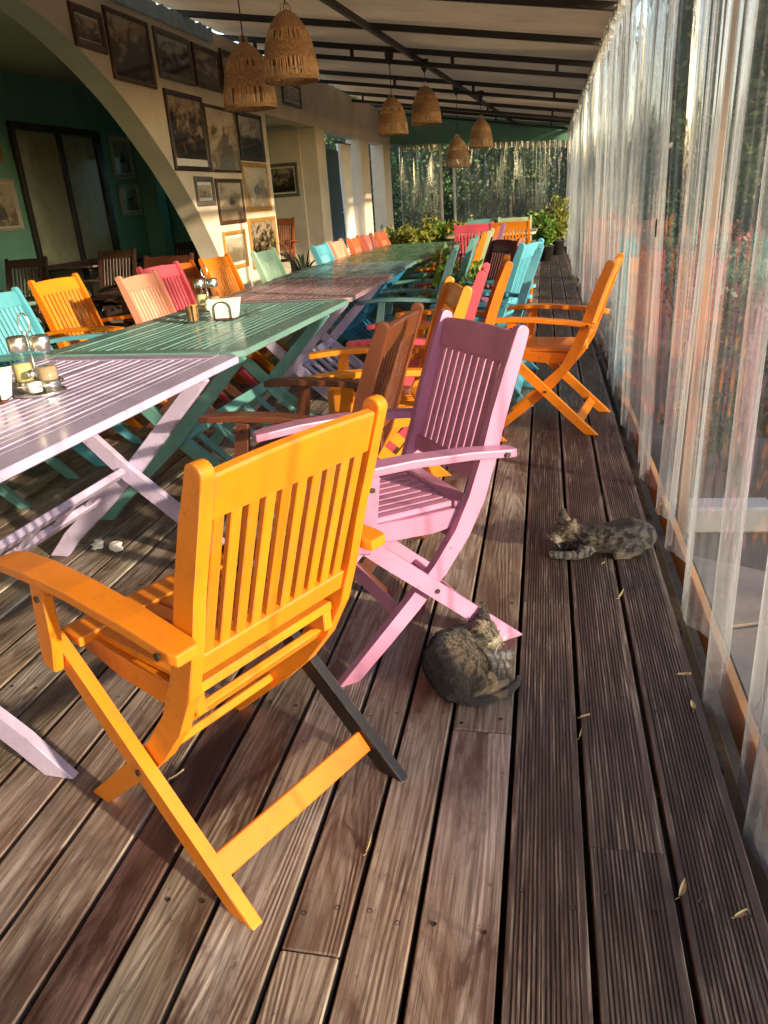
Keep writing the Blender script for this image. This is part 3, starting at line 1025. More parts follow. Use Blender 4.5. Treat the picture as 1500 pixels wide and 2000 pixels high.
    bmesh.ops.create_cone(bm, cap_ends=True, segments=10, radius1=0.007, radius2=0.006, depth=0.004, matrix=Matrix.Rotation(R(90), 4, 'Y'))
    CM['bolt'] = to_mesh('bolt', bm, M['iron'])
chair_meshes()

def chair(color, x, y, heading, label, group, scale=1.0, near=False, z=0.0, odd=None):
    m = M[color]
    t = thing('folding_armchair', label, 'chair', (x, y, z), R(heading - 90), group)
    t.scale = (1, 1, scale)
    for s in 'LR':
        link('post', CM['post' + s], t, m)
        link('leg', CM['leg' + s], t, M[odd] if (odd and s == 'R') else m)
        link('armrest', CM['arm' + s], t, m)
        link('arm_support', CM['sup' + s], t, m)
        link('seat_rail', CM['srail' + s], t, m)
    link('top_rail', CM['top_rail'], t, m)
    link('bottom_rail', CM['bottom_rail'], t, m)
    for i in range(10):
        link('back_slat', CM['back_slat'], t, m, ((i - 4.5) * 0.0357, 0, 0))
    link('seat_front', CM['seat_front'], t, m)
    link('seat_back', CM['seat_back'], t, m)
    for i in range(9):
        link('seat_slat', CM['seat_slat'], t, m, ((i - 4) * 0.0378, 0, 0))
    link('foot_rail', CM['foot_rail'], t, m)
    link('stretcher', CM['lower_stretcher'], t, m)
    link('stretcher', CM['upper_stretcher'], t, m)
    if near:
        for s in (-1, 1):
            for (xx, yy, zz) in ((0.238, 0.243, 0.226), (0.238, 0.452, 0.42), (0.267, 0.04, 0.576), (0.261, 0.418, 0.56)):
                link('bolt', CM['bolt'], t, None, (s * xx, yy, zz))
    if odd:
        for c in t.children:
            if c.name.startswith('leg') and c.material_slots[0].material == M[odd]:
                c['label'] = 'dark brown replacement leg'
    return t

GR, GL = 'armchairs along the right side of the tables', 'armchairs along the left side of the tables'
chair('orange', -0.412, 1.098, 153, 'bright orange slatted folding armchair in the foreground, one rear leg dark brown', GR, 1.0, True, odd='black')
chair('mauve', -0.205, 2.078, 216, 'mauve pink folding armchair with the curled tabby cat at its foot', GR, 1.0, True)
chair('brown', -0.47, 2.33, 174, 'brown varnished folding armchair behind the mauve one, half under its arm', GR, 0.99, True)
chair('amber', -0.37, 3.02, 196, 'amber yellow folding armchair right behind the brown varnished one', GR)
chair('pink', -0.31, 3.58, 181, 'hot pink folding armchair between the amber and an orange one, right of the tables', GR)
chair('orange', -0.22, 3.98, 184, 'orange folding armchair pushed against the hot pink one, right of the tables', GR)
chair('orange', 0.305, 4.08, 168, 'orange folding armchair standing alone in the walkway against the plastic curtain', GR, 0.97, True)
chair('sky_blue', -0.07, 4.66, 178, 'light blue folding armchair in the right row, nearer of the two light blue ones', GR)
chair('sky_blue', -0.12, 5.22, 163, 'light blue folding armchair with sunlit back beside the maroon one', GR)
chair('maroon', -0.30, 5.66, 211, 'dark maroon folding armchair in the right row beside a light blue one', GR)
chair('grey_teal', -0.60, 5.05, 184, 'grey teal folding armchair tucked at the table, its arm toward the leafy plant', GR)
chair('teal', -0.56, 6.05, 180, 'teal folding armchair in the far right row in front of an orange one', GR)
chair('orange', -0.52, 6.55, 182, 'orange folding armchair in the far right row behind a teal one', GR)
chair('olive', -0.50, 7.05, 180, 'olive folding armchair in the far right row', GR)
chair('burnt', -0.47, 7.5, 182, 'burnt orange folding armchair in the far right row', GR)
chair('purple', -0.44, 7.95, 180, 'plum folding armchair at the end of the right row', GR)
GE = 'armchairs around the end table'
chair('pink', -0.76, 8.78, 91, 'pinkish red folding armchair with its back to us at the end table', GE)
chair('orange', -0.36, 8.88, 88, 'orange folding armchair with its back to us at the end table', GE)
chair('teal', -0.74, 10.05, 270, 'pale teal folding armchair on the far side of the end table', GE)
chair('olive', -0.36, 10.0, 270, 'pale olive folding armchair on the far side of the end table', GE)
chair('sky_blue', -2.75, 3.54, 0, 'light blue folding armchair cut by the left edge of the picture', GL)
chair('teal', -2.80, 2.97, 0, 'teal folding armchair at the left edge, only its feet showing under the table', GL)
chair('orange', -2.90, 4.31, -7, 'orange folding armchair set back from the left row beside the light blue one', GL)
chair('salmon', -2.32, 4.27, -2, 'pale salmon folding armchair in the left row in front of a hot pink one', GL)
chair('pink', -2.52, 4.93, -12, 'hot pink folding armchair in the left row behind the pale salmon one', GL)
chair('orange', -2.35, 5.50, -6, 'orange folding armchair in the left row beside the pale mint one', GL)
chair('burnt', -2.62, 5.42, -8, 'burnt orange folding armchair standing behind the orange one by the arch foot', GL, 0.97)
chair('mint', -2.14, 5.98, -4, 'pale mint folding armchair in the left row', GL)
chair('sky_blue', -1.78, 6.35, 0, 'light blue folding armchair in the far left row before the salmon ones', GL)
chair('salmon', -1.76, 6.80, 0, 'salmon folding armchair in the far left row beside the light blue one', GL)
chair('brick', -1.70, 7.22, 0, 'brick coloured folding armchair in the middle of the far left row', GL)
chair('rose', -1.66, 7.64, 0, 'dull rose folding armchair in the far left row', GL)
chair('brick', -1.62, 8.08, 0, 'brick coloured folding armchair at the end of the left row', GL)
GD = 'dark chairs in the dining room'
chair('brown', -3.02, 6.0, -85, 'reddish brown folding chair standing just inside the arch foot', GD)
chair('dark_wood', -4.95, 6.85, -80, 'dark wooden folding chair at the left edge inside the dining room', GD)
chair('dark_wood', -4.40, 7.6, -88, 'dark wooden folding chair in front of the right pane of the sliding door', GD)
chair('dark_wood', -4.05, 8.7, -85, 'dark wooden folding chair deep inside, just left of the arch foot', GD)
chair('brick', -3.95, 11.75, -90, 'red folding chair stored in the recess beside the first column', 'stored chairs', 1.15)

# ------------------------------------------------------------------ slatted folding tables
def table(top, leg, x, y, rz, L, label, W=0.83, H=0.74, slats=20, group='slatted tables set end to end', legs=None, lad=(1, 0.2)):
    mt, ml = M[top], M[leg]
    t = thing('slatted_table', label, 'table', (x, y, 0), R(rz), group)
    hw, hl, ch = W / 2, L / 2, 0.035
    fw = 0.082
    z0, z1 = H - 0.024, H
    for s in (-1, 1):
        poly = [(s * hw, -hl + ch), (s * hw, hl - ch), (s * (hw - ch), hl), (s * (hw - fw), hl), (s * (hw - fw), -hl), (s * (hw - ch), -hl)]
        if s > 0:
            poly = poly[::-1]
        link('side_rail', prism_mesh('side_rail', poly, z0, z1, 0.003, mt, 'z'), t)
        a, b_ = sorted((s * hl, s * (hl - 0.07)))
        link('end_rail', box_mesh('end_rail', -hw + fw + 0.001, hw - fw - 0.001, a, b_, z0, z1, 0.003, mt), t)
        a, b_ = sorted((s * (hw - 0.10), s * (hw - 0.12)))
        link('apron', box_mesh('apron', a, b_, -hl + 0.05, hl - 0.05, z0 - 0.040, z0 - 0.001, 0.002, ml), t)
    inner = 2 * (hw - fw)
    pitch = inner / slats
    sm = box_mesh('slat', -pitch / 2 + 0.0042, pitch / 2 - 0.0042, -hl + 0.071, hl - 0.071, z0 + 0.003, z1 - 0.001, 0.002, mt)
    for i in range(slats):
        link('slat', sm, t, None, (-inner / 2 + pitch * (i + 0.5) + rnd.uniform(-0.0012, 0.0012), 0, rnd.uniform(-0.0016, 0.0006)), (0, R(rnd.uniform(-0.25, 0.25)), 0))
    link('middle_batten', box_mesh('middle_batten', -hw + 0.13, hw - 0.13, -0.03, 0.03, z0 - 0.021, z0 + 0.002, 0.002, ml), t)
    yl = legs if legs is not None else hl - 0.17
    for s in (-1, 1):
        for q, dy in ((1, 0.0), (-1, 0.028)):
            yy = s * (yl - dy)
            out = ribbon([(-q * 0.40, 0.0), (-q * 0.32, 0.085), (0, 0.36), (q * 0.335, 0.70)], [0.058, 0.058, 0.055, 0.05], False, True)
            if q < 0:
                out = out[::-1]
            link('leg', prism_mesh('leg', out, yy - 0.013, yy + 0.013, 0.004, ml, 'y'), t)
    sg, lw = lad                                     # slatted brace lying in the plane of one leg frame
    A_, B_ = (0.02 * sg, 0.365), (sg * (0.02 + lw), 0.365 - 0.9 * lw)
    sd_v = (0.74 * sg, 0, -0.67)
    for xr_, zr_ in (A_, B_):
        link('long_rail', beam_mesh('long_rail', (xr_, -yl + 0.045, zr_), (xr_, yl - 0.045, zr_), 0.024, 0.046, sd_v, 0.003, ml), t)
    n = 6
    for i in range(n):
        yy = (-yl + 0.12) + (2 * yl - 0.24) * i / (n - 1)
        p0 = Vector((A_[0], yy, A_[1])); p1 = Vector((B_[0], yy, B_[1]))
        d_ = (p1 - p0).normalized()
        link('rung', beam_mesh('rung', p0 + d_ * 0.024, p1 - d_ * 0.024, 0.014, 0.040, (0, 1, 0), 0.003, ml), t)
    return t

table('top_lilac', 'lilac', -1.455, 1.745, -3.4, 1.40, 'lilac slatted table nearest the camera with the oil and vinegar cruet on it', legs=0.55, lad=(-1, 0.12))
table('top_teal', 'teal', -1.400, 3.145, -3.0, 1.34, 'teal slatted table second in the row, holding the white napkin holder')
table('top_rose', 'lilac', -1.365, 4.395, -1.0, 1.13, 'dusky rose topped slatted table third in the row, on lilac legs')
table('top_grey_teal', 'blue', -1.372, 5.490, -0.5, 1.03, 'grey teal slatted table fourth in the row, on blue legs')
table('top_green', 'green', -1.315, 6.57, -2.0, 1.05, 'dark green slatted table, nearer of the two green ones')
table('top_green', 'green', -1.275, 7.66, -2.0, 1.06, 'dark green slatted table at the far end of the long row')
table('cream', 'cream', -0.60, 9.45, 89, 1.02, 'cream slatted table standing across at the far end of the terrace', W=0.8, group='end table')
table('dark_wood', 'dark_wood', -5.0, 8.15, 0, 1.3, 'dark wooden table by the sliding door in the dining room', W=0.8, group='dining room table')

# ------------------------------------------------------------------ framed pictures
FR = dict(dark=paint('frame_dark', (0.030, 0.013, 0.009), 0.35), brown=paint('frame_brown', (0.075, 0.030, 0.013), 0.35), gold=paint('frame_gold', (0.40, 0.22, 0.055), 0.32),
          grey=paint('frame_grey', (0.16, 0.14, 0.12), 0.5), white=paint('frame_white', (0.62, 0.57, 0.47), 0.45), black=paint('frame_black', (0.012, 0.011, 0.011), 0.3))
SEP = ((0.010, 0.007, 0.005), (0.06, 0.037, 0.023), (0.38, 0.28, 0.19))
PALE = ((0.22, 0.17, 0.11), (0.46, 0.38, 0.27), (0.56, 0.48, 0.36))
GREY = ((0.012, 0.011, 0.011), (0.08, 0.074, 0.07), (0.36, 0.34, 0.31))
FISH = [(-1, 0.0), (-0.85, 0.16), (-0.5, 0.34), (-0.1, 0.40), (0.05, 0.62), (0.2, 0.38), (0.5, 0.18), (0.68, 0.10), (1.0, 0.42), (0.88, 0.0), (1.0, -0.38), (0.68, -0.10), (0.35, -0.24), (0.2, -0.5), (0.05, -0.32), (-0.4, -0.36), (-0.8, -0.20)]
SHIP = [(-0.8, -0.5), (0.9, -0.5), (1.0, -0.3), (0.5, -0.32), (0.5, 0.7), (0.4, 0.7), (0.38, -0.25), (0.1, -0.25), (0.06, 0.95), (-0.04, 0.95), (-0.08, -0.25), (-0.35, -0.25), (-0.4, 0.6), (-0.5, 0.6), (-0.52, -0.3), (-0.95, -0.25)]
ROCK = [(-0.9, -1), (1, -1), (0.95, -0.3), (0.8, 0.2), (0.55, 0.1), (0.45, 0.45), (0.15, 0.55), (0.05, 0.95), (-0.08, 0.5), (-0.3, 0.3), (-0.4, -0.2), (-0.75, -0.4)]
inkm = plain('print_ink', (0.030, 0.024, 0.020), 0.4, var=0.5, scale=40)
silver_ink = plain('print_grey_ink', (0.13, 0.115, 0.10), 0.4, var=0.6, scale=30)
pic_n = [0]
def picture(y0, y1, z0, z1, frame, fw, tones, label, passe=0.0, motif=None, ms=0.5, mo=(0, 0), X=-3.40, axis='x', ink=None, scale=3.4, top=0.28, group='framed pictures on the cream wall', caption=False):
    pic_n[0] += 1
    W, Hh = y1 - y0, z1 - z0
    rot = 0 if axis == 'x' else -math.pi / 2
    loc = (X + 0.002, (y0 + y1) / 2, (z0 + z1) / 2) if axis == 'x' else ((y0 + y1) / 2, X - 0.002, (z0 + z1) / 2)
    t = thing('framed_picture', label, 'picture', loc, rot, group)
    t.rotation_euler[1] = R(rnd.uniform(-0.3, 0.3))
    bm = bmesh.new()
    prof = ((0.0, 0.0), (0.0, 0.018), (0.35, 0.026), (0.8, 0.018), (1.0, 0.012), (1.0, 0.004))
    rings = []
    for f, h in prof:
        i = f * fw
        rings.append([bm.verts.new((h, sy * (W / 2 - i), sz * (Hh / 2 - i))) for sy, sz in ((-1, -1), (1, -1), (1, 1), (-1, 1))])
    for p, q in zip(rings[:-1], rings[1:]):
        for k in range(4):
            bm.faces.new((p[k], p[(k + 1) % 4], q[(k + 1) % 4], q[k]))
    link('frame', to_mesh('frame', bm, FR[frame]), t)
    iw, ih = W / 2 - fw + 0.001, Hh / 2 - fw + 0.001
    if passe:
        link('mount', pydata('mount', [(0.005, -iw, -ih), (0.005, iw, -ih), (0.005, iw, ih), (0.005, -iw, ih)], [(0, 1, 2, 3)], M['whitepaint'] if passe > 0 else M['white']), t)
        iw -= passe; ih -= passe
    zc = 0.0
    if caption:
        link('caption_strip', pydata('caption_strip', [(0.0062, -iw, -ih), (0.0062, iw, -ih), (0.0062, iw, -ih * 0.78), (0.0062, -iw, -ih * 0.78)], [(0, 1, 2, 3)], M['white']), t)
        lo = -ih * 0.78
    else:
        lo = -ih
    pm = print_mat('print_%d' % pic_n[0], *tones, scale=scale, seed=pic_n[0] * 3.1, top=top)
    link('print', box_mesh('print', 0.004, 0.0072, -iw, iw, lo, ih, 0, pm), t)
    if motif:
        sx = ms * min(iw, ih)
        pts = [(0.0076, mo[0] * iw + a * sx, mo[1] * ih + b_ * sx) for a, b_ in motif]
        link('motif', pydata('motif', pts, [tuple(range(len(pts)))], ink or inkm), t)
    gw, gh = W / 2 - fw, Hh / 2 - fw
    gl = pydata('glazing', [(0.009, -gw, -gh), (0.009, gw, -gh), (0.009, gw, gh), (0.009, -gw, gh)], [(0, 1, 2, 3)], M['picture_glass'])
    link('glazing', gl, t)
    return t

picture(5.86, 6.30, 2.37, 2.65, 'brown', 0.055, SEP, 'small dark wood framed print at the top left of the wall', 0.012)
picture(6.35, 7.07, 2.21, 2.715, 'brown', 0.035, SEP, 'large dark framed print of a castle under the roof edge', 0.0, ROCK, 0.8, (0, -0.1))
picture(7.18, 7.92, 2.32, 2.715, 'grey', 0.05, GREY, 'grey framed dim landscape, third from the left in the top row', 0.0)
picture(7.97, 8.64, 2.33, 2.71, 'brown', 0.05, SEP, 'brown framed etching just left of the nearest wicker lamps in the top row', 0.0)
picture(8.68, 9.12, 2.27, 2.76, 'brown', 0.04, SEP, 'dark framed print half hidden behind the nearest wicker lamps', 0.0)
picture(7.20, 8.02, 1.555, 2.235, 'dark', 0.045, SEP, 'large dark framed waterfall scene with a white caption strip', 0.0, scale=4.5, caption=True)
picture(8.05, 8.88, 1.555, 2.19, 'brown', 0.03, PALE, 'sepia print of a big dark rock in a thin brown frame', 0.0, ROCK, 0.85, (0.1, -0.25), ink=silver_ink)
picture(8.93, 9.75, 1.69, 2.20, 'black', 0.05, GREY, 'black framed print of a sailing ship', 0.0, SHIP, 0.55, (0.1, -0.3), top=0.4)
picture(7.58, 8.03, 1.235, 1.51, 'grey', 0.05, PALE, 'small grey framed print below the waterfall scene', 0.03, FISH, 0.4, (0, -0.2))
picture(8.09, 8.84, 1.035, 1.495, 'brown', 0.04, PALE, 'fish print on pale paper in a thin wooden frame', 0.0, FISH, 0.5, (0.1, -0.05), scale=1.5)
picture(8.92, 9.77, 1.14, 1.675, 'gold', 0.05, PALE, 'gold framed print of a large jumping fish', 0.0, FISH, 0.75, (0.1, -0.15), ink=silver_ink, scale=2)
picture(8.10, 8.75, 0.56, 0.965, 'gold', 0.045, PALE, 'small gold framed pale certificate low on the wall', 0.03, scale=2)
picture(8.90, 9.86, 0.50, 1.07, 'gold', 0.05, SEP, 'gold framed brown engraving low at the end of the wall', 0.0, scale=7)
picture(10.72, 11.55, 2.42, 2.70, 'grey', 0.04, GREY, 'grey framed print on the lintel above the recess', 0.02)
picture(10.15, 10.85, 1.50, 1.95, 'white', 0.05, PALE, 'white framed botanical print on the green recess wall, upper one', 0.03, X=-4.40, ink=inkm, motif=ROCK)
picture(10.25, 11.0, 1.02, 1.42, 'white', 0.05, PALE, 'white framed botanical print on the green recess wall, lower one', 0.03, X=-4.40, ink=inkm, motif=FISH)
picture(-4.22, -3.72, 1.30, 1.78, 'grey', 0.05, SEP, 'grey framed seascape facing us beside the first column', 0.02, X=12.16, axis='y')
GP = 'pictures in the dining room'
picture(7.22, 7.86, 1.12, 1.64, 'white', 0.035, PALE, 'pale framed botanical print left of the sliding door', 0.02, ROCK, 0.5, (0, -0.2), X=-5.60, group=GP, ink=silver_ink)
picture(7.1, 7.78, 1.80, 2.1, 'gold', 0.035, PALE, 'small gilt picture at the left edge of the dining room wall', 0.02, X=-5.60, group=GP)
picture(10.02, 10.55, 1.66, 2.19, 'white', 0.05, PALE, 'tall pale botanical print right of the sliding door', 0.02, ROCK, 0.4, (0, 0), X=-5.60, group=GP)
picture(10.03, 10.58, 1.19, 1.60, 'white', 0.05, PALE, 'lower pale botanical print right of the sliding door', 0.02, FISH, 0.4, (0, 0), X=-5.60, group=GP)

# ------------------------------------------------------------------ wicker pendant lamps
def lamp(x, y, zb, dia, label, k):
    rz = rnd.uniform(0, 6)
    t = thing('wicker_lamp', label, 'lamp', (x, y, zb), rz, 'wicker pendant lamps')
    s = dia * 0.95 / 0.36
    def rad(z):                       # bell profile
        u = z / 0.40
        return (0.18 * (1 - u ** 2.6) ** 0.55 * (1 - 0.10 * u) + 0.0) if u < 0.985 else 0.03
    def band(z0, z1, n=6):
        prof = [(rad(z0 + (z1 - z0) * i / n) * s, (z0 + (z1 - z0) * i / n) * s) for i in range(n + 1)]
        inner = [(max(r - 0.006, 0.002), z) for r, z in prof[::-1]]
        return lathe_mesh('woven_band', prof + inner + [prof[0]], 36, M['wicker'])
    for z0, z1 in ((0.0, 0.028), (0.115, 0.225), (0.275, 0.392)):
        link('woven_band', band(z0, z1), t)
    bm = bmesh.new()
    for (z0, z1, n) in ((0.02, 0.12, 74), (0.215, 0.285, 60)):
        for i in range(n):
            a = 2 * math.pi * i / n + rnd.uniform(-0.02, 0.02)
            if rnd.random() < 0.06:
                continue
            p0 = Vector((rad(z0) * s * math.cos(a), rad(z0) * s * math.sin(a), z0 * s))
            a2 = a + rnd.uniform(-0.03, 0.03)
            p1 = Vector((rad(z1) * s * math.cos(a2), rad(z1) * s * math.sin(a2), z1 * s))
            add_beam(bm, p0, p1, 0.0075 * s, 0.004, Vector((math.cos(a), math.sin(a), 0)))
    o = link('cane_sticks', to_mesh('cane_sticks', bm, M['stick']), t)
    o['kind'] = 'stuff'
    for i in range(4):
        a = i * math.pi / 2
        c, d_ = math.cos(a), math.sin(a)
        link('loop', tube_mesh('loop', [(0.035 * c * s, 0.035 * d_ * s, 0.385 * s), (0.03 * c * s, 0.03 * d_ * s, 0.425 * s), (0.006 * c, 0.006 * d_, 0.44 * s)], 0.004, 5, M['stick']), t)
    top = roof_z(x) - 0.06 - zb
    link('cord', tube_mesh('cord', [(0, 0, 0.43 * s), (0.003, 0.002, (0.43 * s + top) / 2), (0, 0, top)], 0.0045, 6, M['steel']), t)
    link('ceiling_cup', lathe_mesh('ceiling_cup', [(0.008, top - 0.10), (0.022, top - 0.085), (0.045, top - 0.03), (0.05, top + 0.02), (0.045, top + 0.03)], 16, M['steel'], True), t)
    link('bulb_holder', lathe_mesh('bulb_holder', [(0.012, 0.27 * s), (0.02, 0.275 * s), (0.02, 0.36 * s), (0.008, 0.40 * s)], 12, M['steel'], True), t)
    return t
lamp(-1.57, 5.2, 1.905, 0.365, 'wicker pendant lamp hanging highest and nearest, right one of the front pair', 0)
lamp(-1.97, 5.5, 1.81, 0.375, 'wicker pendant lamp hanging lower, left one of the front pair', 1)
lamp(-1.67, 9.2, 1.83, 0.36, 'wicker pendant lamp in the middle pair, the left and lower one', 2)
lamp(-1.35, 9.6, 1.94, 0.37, 'wicker pendant lamp in the middle pair, the right and higher one', 3)
lamp(-1.24, 11.9, 1.525, 0.375, 'wicker pendant lamp in the far pair, hanging lowest of all', 4)
lamp(-0.94, 12.4, 1.78, 0.375, 'wicker pendant lamp in the far pair, nearest the right curtain', 5)

# ------------------------------------------------------------------ things on the tables
def cruet(x, y, rz, label, s=1.0):
    t = thing('cruet_set', label, 'cruet', (x, y, 0.741), R(rz))
    for k, (dx, liq) in enumerate(((-0.034, 'oil'), (0.034, 'vinegar'))):
        b = link('bottle', lathe_mesh('bottle', [(0.027, 0.012), (0.029, 0.02), (0.029, 0.095), (0.026, 0.108), (0.024, 0.125)], 20, M['clear']), t, None, (dx, 0, 0))
        link('liquid', lathe_mesh('liquid', [(0.0, 0.014), (0.0268, 0.014), (0.0268, 0.088 if k == 0 else 0.075), (0.0, 0.0885 if k == 0 else 0.0755)], 20, M[liq]), b)
        link('cap', lathe_mesh('cap', [(0.025, 0.122), (0.0265, 0.124), (0.0265, 0.160), (0.022, 0.164), (0.0, 0.165)], 20, M['chrome']), b)
        pass
    for dx in (-0.034, 0.034):
        link('base_cup', lathe_mesh('base_cup', [(0.0, 0.008), (0.0305, 0.008), (0.0312, 0.04), (0.0300, 0.04), (0.0296, 0.012)], 20, M['chrome']), t, None, (dx, 0, 0))
    sh = link('shaker', lathe_mesh('shaker', [(0.018, 0.012), (0.022, 0.02), (0.022, 0.048), (0.012, 0.060)], 16, M['clear']), t, None, (0.012, -0.045, 0))
    link('salt', lathe_mesh('salt', [(0.0, 0.013), (0.0195, 0.014), (0.0205, 0.040), (0.0, 0.043)], 16, M['white']), sh)
    link('shaker_top', lathe_mesh('shaker_top', [(0.012, 0.058), (0.013, 0.062), (0.011, 0.074), (0.0, 0.078)], 14, M['chrome']), sh)
    bm = bmesh.new()
    bmesh.ops.create_cone(bm, cap_ends=True, segments=28, radius1=0.075, radius2=0.075, depth=0.006, matrix=Matrix.Translation((0, 0, 0.004)) @ Matrix.Diagonal((1.0, 0.85, 1, 1)))
    link('tray', to_mesh('tray', bm, M['chrome']), t)
    link('tray_rim', tube_mesh('tray_rim', [(0.07 * math.cos(a), 0.06 * math.sin(a), 0.03) for a in np.linspace(0, 2 * math.pi, 24)[:-1]], 0.0028, 6, M['chrome'], True), t)
    link('handle', tube_mesh('handle', [(0, 0, 0.007), (0, 0, 0.17)] + [(0.016 * math.sin(a), 0, 0.198 - 0.028 * math.cos(a)) for a in np.linspace(0, 2 * math.pi, 12)], 0.0026, 6, M['chrome']), t)
    t.scale = (s, s, s)
    return t
cruet(-1.425, 1.905, 8, 'oil and vinegar cruet set with chrome caps on the lilac table')
cruet(-1.585, 3.50, 5, 'chrome capped cruet set behind the napkin holder on the teal table', 0.95)

def napkins(x, y, rz, label, w=0.13):
    t = thing('napkin_holder', label, 'napkin holder', (x, y, 0.741), R(rz))
    bm = bmesh.new()
    add_box(bm, -w * 0.38, w * 0.38, -0.028, 0.028, 0.0, 0.008)
    bev(bm, 0.002)
    link('base', to_mesh('base', bm, M['brown']), t)
    r2 = random.Random(5)
    for i in range(6):
        dy = -0.021 + i * 0.0084
        q = r2.uniform(-0.004, 0.004)
        bm = bmesh.new()
        for s_ in (-1, 1):
            pass
        hw0, hw1 = w * 0.40, w * 0.55
        A = [bm.verts.new((a + q, dy + b_, c)) for b_ in (-0.0034, 0.0034) for a, c in ((-hw0, 0.009), (hw0, 0.009), (hw1, 0.088 + q), (-hw1, 0.090 - q))]
        for f in ((0, 1, 2, 3), (7, 6, 5, 4), (0, 4, 5, 1), (1, 5, 6, 2), (2, 6, 7, 3), (3, 7, 4, 0)):
            bm.faces.new([A[j] for j in f])
        link('napkin', to_mesh('napkin', bm, M['white']), t)
    for s_ in (-1, 1):
        arc = [(-0.038, s_ * 0.030, 0.006), (-0.038, s_ * 0.030, 0.05)] + [(0.038 * -math.cos(a), s_ * 0.030, 0.05 + 0.03 * math.sin(a)) for a in np.linspace(0.2, math.pi - 0.2, 8)] + [(0.038, s_ * 0.030, 0.05), (0.038, s_ * 0.030, 0.006)]
        link('wire_loop', tube_mesh('wire_loop', arc, 0.0024, 6, M['iron']), t)
    return t
napkins(-1.395, 3.235, 4, 'white paper napkin holder with a wire loop on the teal table')
napkins(-1.51, 1.80, 20, 'white napkin holder at the left edge on the lilac table', 0.12)

t = thing('toothpick_glass', 'small glass packed with tan paper sticks on the teal table', 'glass', (-1.52, 3.17, 0.741))
link('glass', lathe_mesh('glass', [(0.0, 0.003), (0.026, 0.003), (0.031, 0.072), (0.029, 0.072), (0.024, 0.006), (0, 0.006)], 20, M['clear']), t)
bm = bmesh.new()
for i in range(40):
    a, r_ = rnd.uniform(0, 6.28), 0.021 * math.sqrt(rnd.random())
    add_beam(bm, (r_ * math.cos(a), r_ * math.sin(a), 0.008), (r_ * 1.2 * math.cos(a), r_ * 1.2 * math.sin(a), rnd.uniform(0.066, 0.08)), 0.007, 0.004, Vector((math.cos(a), math.sin(a), 0)))
o = link('paper_sticks', to_mesh('paper_sticks', bm, M['cork']), t)
o['kind'] = 'stuff'
t = thing('ashtray', 'small clear glass ashtray beside the napkin holder', 'ashtray', (-1.30, 3.32, 0.741))
link('bowl', lathe_mesh('bowl', [(0.0, 0.002), (0.03, 0.002), (0.036, 0.026), (0.031, 0.026), (0.027, 0.008), (0.0, 0.007)], 20, M['clear']), t)
link('rim', tube_mesh('rim', [(0.0335 * math.cos(a), 0.0335 * math.sin(a), 0.027) for a in np.linspace(0, 2 * math.pi, 20)[:-1]], 0.003, 6, M['clear'], True), t)

# ------------------------------------------------------------------ litter and leaves on the deck
def crumple(x, y, z, r_, label, seed, flat=0.7):
    rr = random.Random(seed)
    bm = bmesh.new()
    bmesh.ops.create_icosphere(bm, subdivisions=2, radius=r_)
    for v in bm.verts:
        v.co *= rr.uniform(0.45, 1.1)
        v.co.z *= flat
    zmin = min(v.co.z for v in bm.verts)
    for v in bm.verts:
        v.co.z -= zmin
    o = link('crumpled_tissue', to_mesh('crumpled_tissue', bm, M['white']), None, None, (x, y, z))
    tag(o, label, 'tissue', 'crumpled tissues on the deck')
crumple(-1.69, 2.375, 0.001, 0.030, 'crumpled white tissue, left of the two under the lilac table', 1)
crumple(-1.60, 2.355, 0.001, 0.032, 'crumpled white tissue, right of the two under the lilac table', 2)
crumple(-2.50, 4.10, 0.001, 0.045, 'flattened tissue under the teal table', 3, 0.3)
crumple(-1.10, 1.42, 0.001, 0.008, 'tiny scrap of white tissue at the left edge of the picture', 4, 0.5)

def dry_leaf(x, y, rz, L, w, curl, label, z=0.002):
    n = 8
    vv, ff = [], []
    for i in range(n + 1):
        u = i / n
        hw = w * math.sin(math.pi * min(1, u * 0.96 + 0.04)) ** 0.8
        zz = curl * (u * u) + 0.001
        bend = 0.25 * L * u * u
        vv += [(u * L, -hw + bend, zz + 0.004), (u * L, bend, zz), (u * L, hw + bend, zz + 0.006)]
    for i in range(n):
        a = i * 3
        ff += [(a, a + 3, a + 4, a + 1), (a + 1, a + 4, a + 5, a + 2)]
    me = pydata('dry_leaf', vv, ff, M['leaf_dry'], True)
    t = thing('dry_leaf', label, 'leaf', (x, y, z), rz, 'dry leaves on the deck')
    link('blade', me, t)
    link('stalk', tube_mesh('stalk', [(0, 0, 0.001), (-0.3 * L, 0.05 * L, 0.003)], 0.0007, 5, M['leaf_dry']), t)
LV = [(-0.325, 1.07, 1.2, 0.045, 0.004, 0.015, 'thin curled pale leaf strip right of the orange chair'),
      (0.258, 1.05, 0.9, 0.045, 0.009, 0.012, 'pointed yellow leaf between the two right ribbed boards'),
      (0.345, 1.02, 0.3, 0.035, 0.008, 0.006, 'shrivelled brown leaf near the bottom right corner'),
      (0.36, 1.745, -0.3, 0.042, 0.008, 0.008, 'yellowish rolled leaf by the deck edge, upper one'),
      (0.375, 1.60, 1.4, 0.032, 0.010, 0.010, 'broad yellow leaf by the deck edge, lower one'),
      (0.245, 2.14, 0.8, 0.045, 0.006, 0.018, 'forked dry leaf below the lying kitten'),
      (0.105, 1.54, 0.1, 0.032, 0.005, 0.005, 'thin dry leaf across the middle ribbed boards'),
      (0.10, 1.465, 1.1, 0.035, 0.004, 0.006, 'reddish dry leaf on the edge of a ribbed board'),
      (-0.82, 1.21, 0.6, 0.05, 0.003, 0.008, 'pale dry grass blade left of the orange chair leg'),
      (0.21, 2.37, 0.4, 0.018, 0.004, 0.003, 'tiny leaf crumb right in front of the kitten')]
